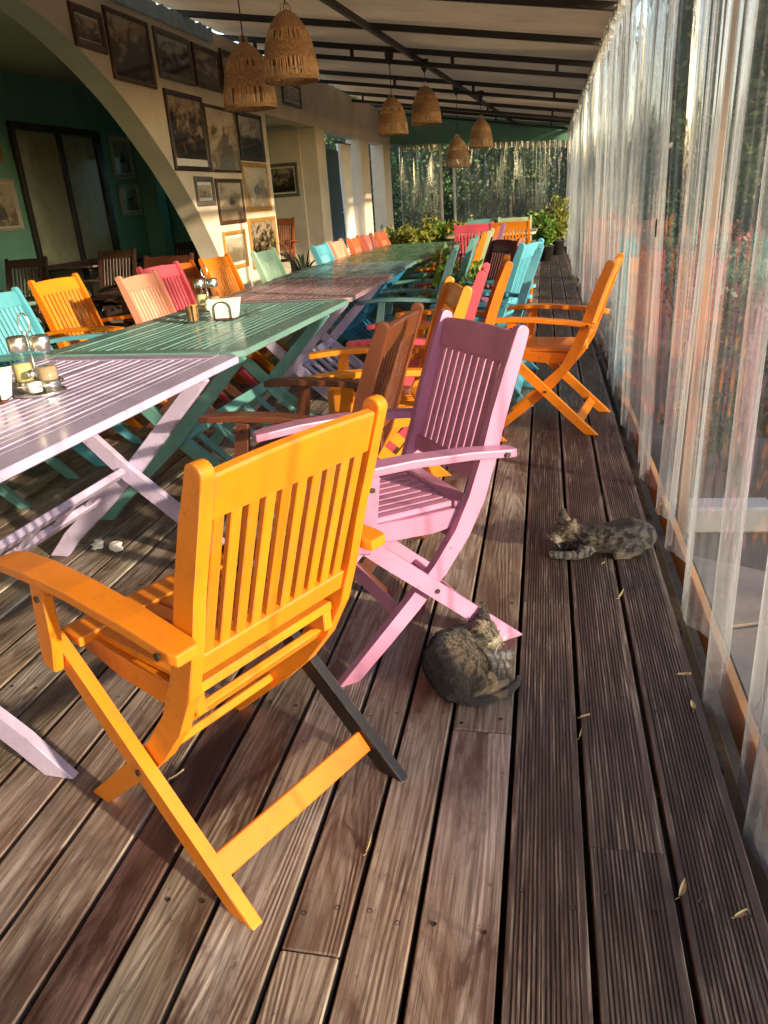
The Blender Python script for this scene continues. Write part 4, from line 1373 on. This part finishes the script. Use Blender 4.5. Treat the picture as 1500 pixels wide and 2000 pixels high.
for (a, b_, c, L, w, cu, lab) in LV:
    dry_leaf(a, b_, c, L * 0.75, w * 0.6, cu * 0.8, lab)

# ------------------------------------------------------------------ foliage
def leaf_cloud(pts, size, seed, aspect=0.55):
    """quads (folded leaf of two triangles pairs) at pts with random orientation"""
    g = np.random.default_rng(seed)
    n = len(pts)
    d = g.normal(size=(n, 3)); d /= np.linalg.norm(d, axis=1)[:, None]
    e = g.normal(size=(n, 3)); e -= d * (e * d).sum(1)[:, None]; e /= np.linalg.norm(e, axis=1)[:, None]
    s = size * g.uniform(0.6, 1.3, size=n)[:, None]
    a = pts - d * s * 0.5
    b = pts + e * s * aspect * 0.5
    c = pts + d * s * 0.5
    f = pts - e * s * aspect * 0.5
    V = np.stack([a, b, c, f], 1).reshape(-1, 3)
    F = [(4 * i, 4 * i + 1, 4 * i + 2, 4 * i + 3) for i in range(n)]
    return V, F

def cloud_mesh(name, pts, size, seed, mat, aspect=0.55):
    V, F = leaf_cloud(pts, size, seed, aspect)
    me = bpy.data.meshes.new(name)
    me.vertices.add(len(V)); me.vertices.foreach_set('co', V.astype(np.float32).ravel())
    idx = np.array(F, dtype=np.int32).ravel()
    me.loops.add(len(idx)); me.loops.foreach_set('vertex_index', idx)
    me.polygons.add(len(F)); me.polygons.foreach_set('loop_start', np.arange(0, len(idx), 4, dtype=np.int32))
    me.polygons.foreach_set('loop_total', np.full(len(F), 4, dtype=np.int32))
    me.materials.append(mat)
    me.update(calc_edges=True)
    return me

def blob_pts(n, centers, radii, seed, shell=0.6):
    g = np.random.default_rng(seed)
    k = g.integers(0, len(centers), n)
    d = g.normal(size=(n, 3)); d /= np.linalg.norm(d, axis=1)[:, None]
    r = g.uniform(shell, 1.0, n) ** (1 / 2)
    rad = np.array(radii)[k]
    return np.array(centers)[k] + d * (rad * r[:, None] if rad.ndim > 1 else (rad * r)[:, None])

def hedge(x0, x1, y0, y1, h, n, leaf, label, seed, mat='leaf_hedge'):
    g = np.random.default_rng(seed)
    t = thing('hedge', label, 'hedge', ((x0 + x1) / 2, (y0 + y1) / 2, -0.36), 0, 'garden hedges')
    wx, wy = x1 - x0, y1 - y0
    P = np.stack([g.uniform(-wx / 2, wx / 2, n), g.uniform(-wy / 2, wy / 2, n), g.uniform(0.02, h, n)], 1)
    P[:, 2] *= 1 + 0.06 * np.sin(P[:, 0] * 2.1 + P[:, 1] * 1.3)
    ax = g.integers(0, 3, n)
    sgn = np.where(g.random(n) < 0.5, -1, 1)
    m = ax == 0
    P[m, 0] = sgn[m] * (wx / 2) + g.normal(0, 0.07, m.sum())
    m = ax == 1
    P[m, 1] = sgn[m] * (wy / 2) + g.normal(0, 0.07, m.sum())
    m = (ax == 2) & (g.random(n) < 0.4)
    P[m, 2] = h + g.normal(0, 0.1, m.sum())
    link('foliage', cloud_mesh('foliage', P, leaf, seed + 1, M[mat]), t)
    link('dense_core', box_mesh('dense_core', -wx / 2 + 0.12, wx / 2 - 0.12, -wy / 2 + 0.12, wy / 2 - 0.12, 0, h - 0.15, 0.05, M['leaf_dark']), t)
    return t
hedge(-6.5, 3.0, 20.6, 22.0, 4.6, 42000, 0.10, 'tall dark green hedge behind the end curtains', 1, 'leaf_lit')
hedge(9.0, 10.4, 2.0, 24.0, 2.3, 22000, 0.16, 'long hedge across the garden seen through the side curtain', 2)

hedge(2.4, 12.5, 19.5, 21.5, 7.5, 30000, 0.2, 'tall dense screen of trees closing the garden at the far right', 4, 'leaf_tree')
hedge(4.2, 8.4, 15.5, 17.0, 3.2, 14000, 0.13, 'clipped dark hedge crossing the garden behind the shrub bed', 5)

def shrub(x, y, h, r_, mat, label, seed, n=1500, leaf=0.055, z=-0.36):
    rr = random.Random(seed)
    t = thing('shrub', label, 'shrub', (x, y, z), 0, 'garden shrubs')
    cs = [(rr.uniform(-r_ * .6, r_ * .6), rr.uniform(-r_ * .6, r_ * .6), h * rr.uniform(0.35, 0.85)) for _ in range(9)]
    rad = [r_ * rr.uniform(0.3, 0.55) for _ in cs]
    link('foliage', cloud_mesh('foliage', blob_pts(n, cs, rad, seed), leaf, seed, M[mat]), t)
    for c in cs[:5]:
        link('stem', tube_mesh('stem', [(c[0] * .15, c[1] * .15, 0), (c[0] * .5, c[1] * .5, c[2] * .5), c], [0.012, 0.009, 0.004], 5, M['bark']), t)
    return t
SH = [(1.05, 4.3, 0.8, 0.45, 'leaf_hedge', 'dark green shrub behind the curtain just past the pale kerb'),
      (1.8, 4.7, 1.0, 0.55, 'leaf_red', 'reddish leaved shrub behind the curtain'),
      (2.5, 4.4, 0.9, 0.5, 'leaf_tree', 'grey green shrub right of the reddish one behind the curtain'),
      (1.3, 5.6, 1.1, 0.55, 'leaf_tree', 'loose shrub in the second row behind the curtain'),
      (2.3, 6.0, 1.3, 0.7, 'leaf_hedge', 'broad dark shrub farther back in the bed'),
      (1.6, 7.4, 1.2, 0.6, 'leaf_red', 'rusty shrub in the far half of the bed'),
      (2.6, 8.6, 1.3, 0.8, 'leaf_tree', 'wide pale shrub in the far half of the bed'),
      (1.7, 10.5, 1.3, 0.7, 'leaf_hedge', 'dark shrub at the far end of the bed'),
      (3.4, 3.2, 1.2, 0.6, 'leaf_hedge', 'dark shrub beyond the paving at the right'),
      (3.6, 5.4, 1.4, 0.7, 'leaf_tree', 'tall loose shrub beyond the bed at the right')]
for i, (a, b_, h, r_, mt, lab) in enumerate(SH):
    shrub(a, b_, h, r_, mt, lab, 60 + i)

def tree(x, y, h, cr, label, seed, n=7000, leaf=0.13, base=2.6, mat='leaf_tree'):
    rr = random.Random(seed)
    t = thing('tree', label, 'tree', (x, y, -0.36), rr.uniform(0, 6), 'garden trees')
    lean = rr.uniform(-0.2, 0.2)
    tp = [(0, 0, -0.02), (lean * .3, 0.05, base * .5), (lean, 0.1, base), (lean * 1.4, 0, h * 0.8)]
    link('trunk', tube_mesh('trunk', tp, [0.16, 0.12, 0.10, 0.03], 9, M['bark']), t)
    cs, rad = [], []
    for i in range(13):
        a = rr.uniform(0, 6.28)
        rr_ = cr * math.sqrt(rr.random())
        z = base + (h - base) * rr.uniform(0.1, 0.95)
        cs.append((lean + rr_ * math.cos(a), rr_ * math.sin(a), z))
        rad.append(cr * rr.uniform(0.25, 0.42))
        if i < 8:
            z0 = base * rr.uniform(0.75, 1.1)
            link('limb', tube_mesh('limb', [(lean * z0 / base, 0.1 * z0 / base, z0), ((lean + cs[-1][0]) / 2, cs[-1][1] / 2, (z0 + z) / 2 + .1), cs[-1]], [0.05, 0.035, 0.01], 6, M['bark']), t)
    link('crown', cloud_mesh('crown', blob_pts(n, cs, rad, seed, 0.25), leaf, seed, M[mat]), t)
    return t
TR = [(5.2, 8.5, 5.6, 1.7, 'broad tree seen through the side curtain, nearest of the garden trees'),
      (6.2, 13.5, 6.2, 1.9, 'tree behind the first one, seen through the side curtain'),
      (4.4, 22.6, 6.0, 1.8, 'tree at the far corner of the garden'),
      (7.5, 5.0, 6.5, 1.9, 'tree over the garden bed at the far right'),
      (8.5, 18.5, 7.0, 2.4, 'distant tree past the hedge end'),
      (12.5, 10.0, 8.0, 2.8, 'tall tree behind the long hedge')]
for i, (a, b_, h, cr, lab) in enumerate(TR):
    tree(a, b_, h, cr, lab, 200 + i, 7000, 0.13, 2.9 + 0.13 * a)

ORD = 'first second third fourth fifth sixth seventh eighth ninth tenth eleventh twelfth thirteenth fourteenth fifteenth'.split()
for i in range(15):  # bushes added out of view on the sun side to shade deck and chairs
    yb = -9.5 + i * 0.92
    r_ = random.Random(900 + i)
    shrub(6.5 + r_.uniform(-0.3, 0.3), yb, 2.36 + r_.uniform(-0.45, 0.35), 0.9, 'leaf_hedge', '%s tall bush of the sunny side row, counted from behind the camera' % ORD[i], 500 + i, 2600, 0.10)
tree(6.8, -4.05, 5.0, 0.95, 'small tree rising from the row of bushes on the sunny side', 300, 3600, 0.12, 3.3)  # added out of view to shade the near table
tree(6.4, 0.6, 4.4, 0.8, 'slender tree rising from the bushes on the sunny side', 301, 900, 0.12, 2.8)  # added out of view to break up the sunlight

def blade_plant(name, x, y, z, h, n, spread, mat, label, seed, pot=True, w=0.03, potr=0.13, poth=0.22, group=None):
    rr = random.Random(seed)
    t = thing(name, label, 'plant', (x, y, z), rr.uniform(0, 6), group)
    z0 = poth * 0.9 if pot else 0.0
    if pot:
        p = link('pot', lathe_mesh('pot', [(0.0, 0.0), (potr * 0.75, 0.0), (potr, poth), (potr * 1.06, poth), (potr * 1.06, poth * 1.06), (potr * 0.92, poth * 1.06), (potr * 0.9, poth * 0.9), (0, poth * 0.88)], 18, M['pot']), t)
    vv, ff = [], []
    for i in range(n):
        a = rr.uniform(0, 6.28)
        L = h * rr.uniform(0.55, 1.1)
        lean = spread * rr.uniform(0.2, 1.0)
        r0 = potr * 0.6 * rr.random()
        side = Vector((-math.sin(a), math.cos(a), 0))
        out = Vector((math.cos(a), math.sin(a), 0))
        base = len(vv)
        start = rr.uniform(0, 0.5)
        for k in range(6):
            u = k / 5
            p = out * (r0 + lean * L * (start * .6 + u * u * 0.8)) + Vector((0, 0, z0 + L * (start * .55 + (u - 0.38 * u * u * (0.6 + lean)))))
            hw = w * rr.uniform(0.8, 1.1) * (math.sin(math.pi * (0.1 + 0.9 * u)) ** 0.7)
            vv += [p - side * hw + Vector((0, 0, hw * .3)), p + side * hw + Vector((0, 0, hw * .3))]
        for k in range(5):
            q = base + 2 * k
            ff.append((q, q + 1, q + 3, q + 2))
    link('leaves', pydata('leaves', vv, ff, M[mat], True), t)
    return t
def leafy_plant(x, y, h, r_, mat, label, seed, n=420, leaf=0.10, potr=0.15, poth=0.24, group=None):
    rr = random.Random(seed)
    t = thing('potted_plant', label, 'plant', (x, y, 0), rr.uniform(0, 6), group)
    link('pot', lathe_mesh('pot', [(0.0, 0.0), (potr * 0.75, 0.0), (potr, poth), (potr * 1.06, poth), (potr * 1.06, poth * 1.06), (potr * 0.92, poth * 1.06), (potr * 0.9, poth * 0.9), (0, poth * 0.88)], 18, M['pot']), t)
    pts = []
    for k in range(11):
        a, q = rr.uniform(0, 6.28), rr.uniform(0.25, 1.0)
        tip = Vector((r_ * q * math.cos(a), r_ * q * math.sin(a), poth + (h - poth) * rr.uniform(0.6, 1.0)))
        b0 = Vector((potr * 0.4 * math.cos(a), potr * 0.4 * math.sin(a), poth * 0.85))
        midp = b0.lerp(tip, 0.5) + Vector((0, 0, 0.06))
        link('stem', tube_mesh('stem', [b0, midp, tip], [0.007, 0.005, 0.003], 5, M['leaf_plant']), t)
        for j in range(n // 11):
            u = rr.uniform(0.15, 1.05)
            p = (b0.lerp(midp, u * 2) if u < 0.5 else midp.lerp(tip, u * 2 - 1)) + Vector((rr.gauss(0, 0.05), rr.gauss(0, 0.05), rr.gauss(0, 0.04)))
            pts.append(p[:])
    link('leaves', cloud_mesh('leaves', np.array(pts), leaf, seed, M[mat], 0.42), t)
    return t
GPL = 'potted plants at the far end'
leafy_plant(-2.55, 14.2, 0.70, 0.32, 'leaf_yellow', 'yellow green potted plant beside the last column', 1, 520, 0.11, group=GPL)
leafy_plant(-2.15, 14.0, 0.80, 0.32, 'leaf_yellow', 'sunlit potted plant, second from the left before the end curtain', 2, 520, 0.11, group=GPL)
leafy_plant(-1.80, 14.3, 0.78, 0.32, 'leaf_plant', 'green potted plant, third from the left before the end curtain', 3, 520, 0.11, group=GPL)
leafy_plant(-1.45, 14.1, 0.76, 0.32, 'leaf_yellow', 'yellow green potted plant by the dark opening', 4, 520, 0.11, group=GPL)
leafy_plant(0.02, 14.0, 0.78, 0.32, 'leaf_plant', 'bushy potted plant against the right curtain at the far end', 5, 520, 0.11, group=GPL)
leafy_plant(0.22, 15.2, 1.03, 0.32, 'leaf_yellow', 'taller thin potted plant behind the bushy one at the right curtain', 6, 520, 0.11, group=GPL)
leafy_plant(-0.62, 5.55, 0.72, 0.24, 'leaf_plant', 'leafy green plant growing up beside the fourth table', 7, 220, 0.1)
leafy_plant(-0.72, 6.35, 0.82, 0.24, 'leaf_plant', 'leafy green plant poking up at the edge of the green table', 8, 220, 0.1)
blade_plant('potted_plant', -3.0, 9.6, 0, 0.62, 30, 0.7, 'leaf_dark', 'dark spiky plant below the gold framed engraving', 9, w=0.018)
blade_plant('potted_plant', -2.75, 10.4, 0, 0.55, 24, 0.6, 'leaf_dark', 'dark spiky plant in front of the stored red chair', 10, w=0.018)

# ------------------------------------------------------------------ garden paving and kerb
pav = struct(bpy.data.objects.new('paving', None))
COL.objects.link(pav)
gx = [0.64, 1.1, 1.55, 2.1, 2.6, 3.2]
gy = list(np.arange(-1.6, 3.4, 0.52))
J = {}
for i in range(len(gx)):
    for j in range(len(gy)):
        J[i, j] = (gx[i] + rnd.uniform(-0.10, 0.10) * (0 < i), gy[j] + rnd.uniform(-0.12, 0.12))
for i in range(len(gx) - 1):
    for j in range(len(gy) - 1):
        q = [J[i, j], J[i + 1, j], J[i + 1, j + 1], J[i, j + 1]]
        cx = sum(p[0] for p in q) / 4; cy = sum(p[1] for p in q) / 4
        q = [((p[0] - cx) * 0.965, (p[1] - cy) * 0.965) for p in q]
        # break the straight edges
        pl = []
        for a in range(4):
            p, r_ = q[a], q[(a + 1) % 4]
            pl.append(p)
            pl.append(((p[0] + r_[0]) / 2 * rnd.uniform(0.93, 1.0), (p[1] + r_[1]) / 2 * rnd.uniform(0.93, 1.0)))
        link('flagstone', prism_mesh('flagstone', pl, -0.03, rnd.uniform(0.008, 0.016), 0.006, M['flag'], 'z'), pav, None, (cx, cy, -0.35))
kb = thing('garden_kerb', 'pale stone kerb between the paving and the shrub bed', 'kerb', (0.62, 3.5, -0.36), R(4))
for k in range(8):
    link('kerb_stone', box_mesh('kerb_stone', 0.004, 0.446, -0.07, 0.07, 0.0, 0.13 + 0.006 * (k % 3), 0.012, M['kerb']), kb, None, (k * 0.45, 0, 0))

# ------------------------------------------------------------------ cats
from mathutils import noise as mnoise
def cat(name, label, chains, ears, colour, furlen, seed, head, face_dir, nfur=15000, extra_smooth=6):
    bm = bmesh.new()
    samples = []
    for ch in chains:
        for (p, q) in zip(ch[:-1], ch[1:]):
            p0, r0, p1, r1 = Vector(p[:3]), p[3], Vector(q[:3]), q[3]
            n = max(2, int((p1 - p0).length / 0.008))
            for i in range(n + 1):
                u = i / n
                c = p0.lerp(p1, u); r_ = r0 + (r1 - r0) * u
                bmesh.ops.create_icosphere(bm, subdivisions=2, radius=r_, matrix=Matrix.Translation(c))
                samples.append((c, (p1 - p0).normalized(), r_))
    for (b0, tip, r_) in ears:
        b0, tip = Vector(b0), Vector(tip)
        d = tip - b0
        rot = d.to_track_quat('Z', 'Y').to_matrix().to_4x4()
        bmesh.ops.create_cone(bm, cap_ends=True, segments=10, radius1=r_, radius2=0.003, depth=d.length, matrix=Matrix.Translation((b0 + tip) / 2) @ rot @ Matrix.Diagonal((1, 0.6, 1, 1)))
    me = bpy.data.meshes.new('tmp')
    bm.to_mesh(me); bm.free()
    tmp = bpy.data.objects.new('tmp', me)
    COL.objects.link(tmp)
    md = tmp.modifiers.new('r', 'REMESH'); md.mode = 'VOXEL'; md.voxel_size = 0.004
    sm = tmp.modifiers.new('s', 'SMOOTH'); sm.factor = 0.5; sm.iterations = extra_smooth
    dg = bpy.context.evaluated_depsgraph_get()
    body = bpy.data.meshes.new_from_object(tmp.evaluated_get(dg))
    bpy.data.objects.remove(tmp)
    body.name = name
    for v in body.vertices:
        if v.co.z < 0.001:
            v.co.z = 0.001
    for p in body.polygons:
        p.use_smooth = True
    ca = body.color_attributes.new('fur', 'FLOAT_COLOR', 'POINT')
    for i, v in enumerate(body.vertices):
        ca.data[i].color = (*[c * 0.75 for c in colour(v.co)], 1)
    m, nt, b = new_mat(name + '_fur')
    at = N(nt, 'Attribute'); at.attribute_name = 'fur'
    nt.links.new(at.outputs['Color'], b.inputs['Base Color'])
    b.inputs['Roughness'].default_value = 0.75
    b.inputs['Sheen Weight'].default_value = 0.25
    body.materials.clear(); body.materials.append(m)
    o = link(name, body)
    tag(o, label, 'cat')
    # fur: thin tapered blades lying along the body
    g = np.random.default_rng(seed)
    body.calc_loop_triangles()
    tri = np.array([t.vertices[:] for t in body.loop_triangles])
    co = np.array([v.co[:] for v in body.vertices])
    no = np.array([v.normal[:] for v in body.vertices])
    A, B, C = co[tri[:, 0]], co[tri[:, 1]], co[tri[:, 2]]
    ar = np.linalg.norm(np.cross(B - A, C - A), axis=1)
    k = g.choice(len(tri), nfur, p=ar / ar.sum())
    u = g.random((nfur, 2)); u[u.sum(1) > 1] = 1 - u[u.sum(1) > 1]
    P = A[k] + (B[k] - A[k]) * u[:, :1] + (C[k] - A[k]) * u[:, 1:]
    Nn = no[tri[k, 0]]
    sp = np.array([s[0][:] for s in samples]); sdv = np.array([s[1][:] for s in samples]); sr = np.array([s[2] for s in samples])
    D = np.linalg.norm(P[:, None, :] - sp[None], axis=2) - sr[None]
    near = D.argmin(1)
    T = sdv[near]
    T = T - Nn * (T * Nn).sum(1)[:, None]
    T /= np.linalg.norm(T, axis=1)[:, None] + 1e-6
    dirv = T * 0.9 + Nn * 0.42 + g.normal(0, 0.16, (nfur, 3))
    dirv /= np.linalg.norm(dirv, axis=1)[:, None]
    S = np.cross(dirv, Nn); S /= np.linalg.norm(S, axis=1)[:, None] + 1e-6
    small = np.clip(sr[near] / 0.045, 0.35, 1.0)
    L = furlen * g.uniform(0.6, 1.3, nfur) * small
    w = 0.0010
    tip = P + dirv * L[:, None]
    tip[:, 2] = np.maximum(tip[:, 2], 0.001)
    V = np.stack([P - S * w, P + S * w, P + dirv * (L * 0.6)[:, None] + S * w * 0.7, tip, P + dirv * (L * 0.6)[:, None] - S * w * 0.7], 1)
    V[:, :, 2] = np.maximum(V[:, :, 2], 0.0008)
    V = V.reshape(-1, 3)
    fm = bpy.data.meshes.new('fur')
    fm.from_pydata(V.tolist(), [], [(5 * i, 5 * i + 1, 5 * i + 2, 5 * i + 3, 5 * i + 4) for i in range(nfur)])
    fa = fm.color_attributes.new('fur', 'FLOAT_COLOR', 'POINT')
    cols = []
    for i in range(nfur):
        c = colour(Vector(P[i]))
        j = g.uniform(0.75, 1.3)
        for q in (0.7, 0.7, 1.0, 1.25, 1.0):
            cols += [c[0] * j * q, c[1] * j * q, c[2] * j * q, 1]
    fa.data.foreach_set('color', cols)
    fm.materials.append(m)
    fo = link('fur', fm, o)
    fo['kind'] = 'stuff'
    # face: nose, closed eyes, whiskers
    h, f = Vector(head), Vector(face_dir).normalized()
    sidev = f.cross(Vector((0, 0, 1))).normalized()
    upv = sidev.cross(f)
    muz = Vector(chains[0][0][:3]); mr = chains[0][0][3]
    bm = bmesh.new()
    bmesh.ops.create_icosphere(bm, subdivisions=2, radius=0.0058, matrix=Matrix.Translation(muz + f * (mr * 0.98) + upv * mr * 0.25))
    link('nose', to_mesh('nose', bm, plain(name + '_nose', (0.16, 0.06, 0.05), 0.4), True), o)
    hr = chains[0][1][3]
    for s_ in (-1, 1):
        c = h + (f * 0.80 + sidev * s_ * 0.52 + upv * 0.16).normalized() * (hr * 1.05)
        arc = [c + sidev * s_ * (q * 0.0095) - f * (abs(q) * 0.003) + upv * (0.003 * (q * q) - 0.001) for q in np.linspace(-1, 1, 7)]
        link('closed_eye', tube_mesh('closed_eye', arc, 0.0017, 6, M['black']), o)
        for q in range(4):
            a0 = muz + sidev * s_ * mr * 0.7 + f * mr * 0.55 + upv * (-0.002 + q * 0.0022)
            tipw = a0 + (sidev * s_ + f * 0.25 + upv * (-0.25 + 0.2 * q)).normalized() * 0.035
            link('whisker', tube_mesh('whisker', [a0, (a0 + tipw) / 2 + upv * 0.002, tipw], [0.0005, 0.0004, 0.0002], 4, M['white']), o)
    return o

def lerp3(a, b_, t):
    t = max(0, min(1, t))
    return tuple(x + (y - x) * t for x, y in zip(a, b_))

def col1(p):
    """curled tabby: dark bars fan out from the belly over golden brown, black along the spine"""
    dx, dy = p.x + 0.165, p.y - 1.675
    w = mnoise.fractal(p * 30, 1.0, 2.0, 3)
    w2 = mnoise.noise(p * 90)
    rr_ = math.hypot(dx, dy)
    th = math.atan2(dy, dx)
    st = math.sin(th * 13 + w * 3.4 + w2 * 0.8) + 0.35 * w2
    spine = (rr_ - 0.062) / 0.03
    base = lerp3((0.22, 0.145, 0.076), (0.050, 0.040, 0.033), spine * 0.9)
    r_ = lerp3(base, (0.014, 0.011, 0.009), min(1, max(0, st * 1.7)))
    if rr_ > 0.095 and p.y < 1.80:
        r_ = lerp3(r_, (0.020, 0.017, 0.015), 0.65)
    hc = Vector((-0.143, 1.806, 0.095))
    h = (p - hc).length
    if h < 0.075 and p.z > 0.045:
        bars = math.sin((p.y - 1.806) * 420 + w * 2.0)
        face = lerp3((0.17, 0.145, 0.105), (0.022, 0.018, 0.015), max(0, bars) * (1.0 if p.z > 0.095 else 0.45))
        if (p - Vector((-0.106, 1.79, 0.070))).length < 0.030:
            face = (0.40, 0.36, 0.29)
        if p.z > 0.130:
            face = (0.055, 0.042, 0.035) if p.y > 1.80 else (0.34, 0.26, 0.20)
        r_ = lerp3(face, r_, (h - 0.056) / 0.02)
    elif p.x > -0.13 and p.y > 1.725 and p.z < 0.05:
        r_ = lerp3((0.19, 0.18, 0.18), (0.035, 0.033, 0.035), max(0, math.sin(p.x * 260 + p.y * 120 + w * 2)))
    if p.z < 0.045 and p.y < 1.69 and p.x > -0.15:
        r_ = lerp3((0.23, 0.16, 0.095), (0.07, 0.062, 0.06), (p.x + 0.10) / 0.05)
    if p.y < 1.597 and p.z < 0.032 or (p.x > -0.06 and p.y < 1.73 and p.z < 0.03):
        r_ = (0.022, 0.021, 0.023)
    return r_

def col2(p):
    w = mnoise.fractal(p * 42, 1.0, 2.0, 3)
    spot = mnoise.noise(Vector((p.x * 62, p.y * 50, p.z * 50))) + 0.25 * w
    base = lerp3((0.155, 0.135, 0.105), (0.090, 0.089, 0.090), (p.x - 0.2) / 0.12)
    r_ = lerp3(base, (0.014, 0.013, 0.013), (spot - 0.02) * 8)
    if p.z < 0.035 and p.x > 0.17:
        r_ = lerp3(r_, (0.27, 0.24, 0.18), 0.5)
    if p.z > 0.112 and p.x > 0.13:
        r_ = lerp3(r_, (0.025, 0.023, 0.022), 0.7)
    h = (p - Vector((0.088, 2.470, 0.084))).length
    if h < 0.062 and p.z > 0.04:
        bars = math.sin((p.y - 2.47) * 400 + (p.x - 0.09) * 160 + w * 2.5)
        r_ = lerp3((0.22, 0.18, 0.13), (0.028, 0.022, 0.018), max(0, bars))
        if (p - Vector((0.054, 2.445, 0.058))).length < 0.027:
            r_ = (0.42, 0.38, 0.31)
        if p.z > 0.122:
            r_ = (0.36, 0.28, 0.22) if p.y < 2.47 else (0.06, 0.048, 0.04)
    elif p.z < 0.06 and p.x < 0.19:
        r_ = lerp3((0.17, 0.155, 0.145), (0.022, 0.020, 0.021), max(0, 1.5 * math.sin(p.x * 300 + w * 3)))
    return r_

near_cat = cat('tabby_cat', 'dark brown tabby cat curled asleep by the foot of the mauve chair', [
    [(-0.104, 1.790, 0.074, 0.022), (-0.142, 1.806, 0.094, 0.045), (-0.180, 1.800, 0.082, 0.042), (-0.208, 1.780, 0.072, 0.054), (-0.236, 1.735, 0.070, 0.066), (-0.238, 1.675, 0.070, 0.072), (-0.208, 1.610, 0.062, 0.062)],
    [(-0.20, 1.72, 0.06, 0.06), (-0.175, 1.67, 0.056, 0.062), (-0.17, 1.625, 0.058, 0.056)],
    [(-0.170, 1.615, 0.052, 0.045), (-0.120, 1.640, 0.042, 0.027), (-0.140, 1.600, 0.022, 0.019), (-0.105, 1.632, 0.018, 0.016), (-0.072, 1.668, 0.016, 0.016)],
    [(-0.205, 1.585, 0.03, 0.024), (-0.165, 1.575, 0.014, 0.014), (-0.115, 1.590, 0.013, 0.012), (-0.062, 1.628, 0.013, 0.012), (-0.038, 1.675, 0.013, 0.011), (-0.034, 1.705, 0.012, 0.008)],
    [(-0.185, 1.765, 0.035, 0.032), (-0.125, 1.785, 0.024, 0.020), (-0.065, 1.815, 0.016, 0.016)],
    [(-0.175, 1.745, 0.035, 0.030), (-0.120, 1.750, 0.022, 0.019), (-0.078, 1.757, 0.016, 0.016)]],
    [((-0.152, 1.782, 0.120), (-0.152, 1.760, 0.160), 0.025), ((-0.142, 1.834, 0.122), (-0.136, 1.858, 0.162), 0.025)],
    col1, 0.013, 5, (-0.142, 1.806, 0.094), (0.92, -0.34, -0.22), 24000, 4)
near_cat.scale = (0.9, 0.9, 0.9)
near_cat.location = (-0.017, 0.158 - 0.012, 0)
cat('tabby_kitten', 'grey spotted tabby kitten lying stretched beside the plastic curtain', [
    [(0.056, 2.446, 0.062, 0.019), (0.088, 2.470, 0.084, 0.041), (0.130, 2.460, 0.070, 0.036), (0.172, 2.450, 0.062, 0.046), (0.240, 2.458, 0.064, 0.054), (0.305, 2.476, 0.068, 0.060), (0.345, 2.492, 0.058, 0.050)],
    [(0.162, 2.425, 0.035, 0.028), (0.135, 2.408, 0.018, 0.018), (0.090, 2.408, 0.014, 0.015), (0.046, 2.417, 0.013, 0.014)],
    [(0.160, 2.470, 0.035, 0.026), (0.110, 2.480, 0.016, 0.016), (0.062, 2.478, 0.013, 0.014)],
    [(0.315, 2.445, 0.046, 0.042), (0.270, 2.424, 0.026, 0.022), (0.300, 2.425, 0.015, 0.015), (0.262, 2.420, 0.013, 0.013)],
    [(0.360, 2.520, 0.035, 0.022), (0.378, 2.570, 0.020, 0.015), (0.372, 2.640, 0.016, 0.011)]],
    [((0.106, 2.446, 0.110), (0.118, 2.430, 0.146), 0.023), ((0.082, 2.494, 0.112), (0.078, 2.512, 0.148), 0.023)],
    col2, 0.010, 9, (0.088, 2.470, 0.084), (-0.80, -0.58, -0.2), 20000, 4)
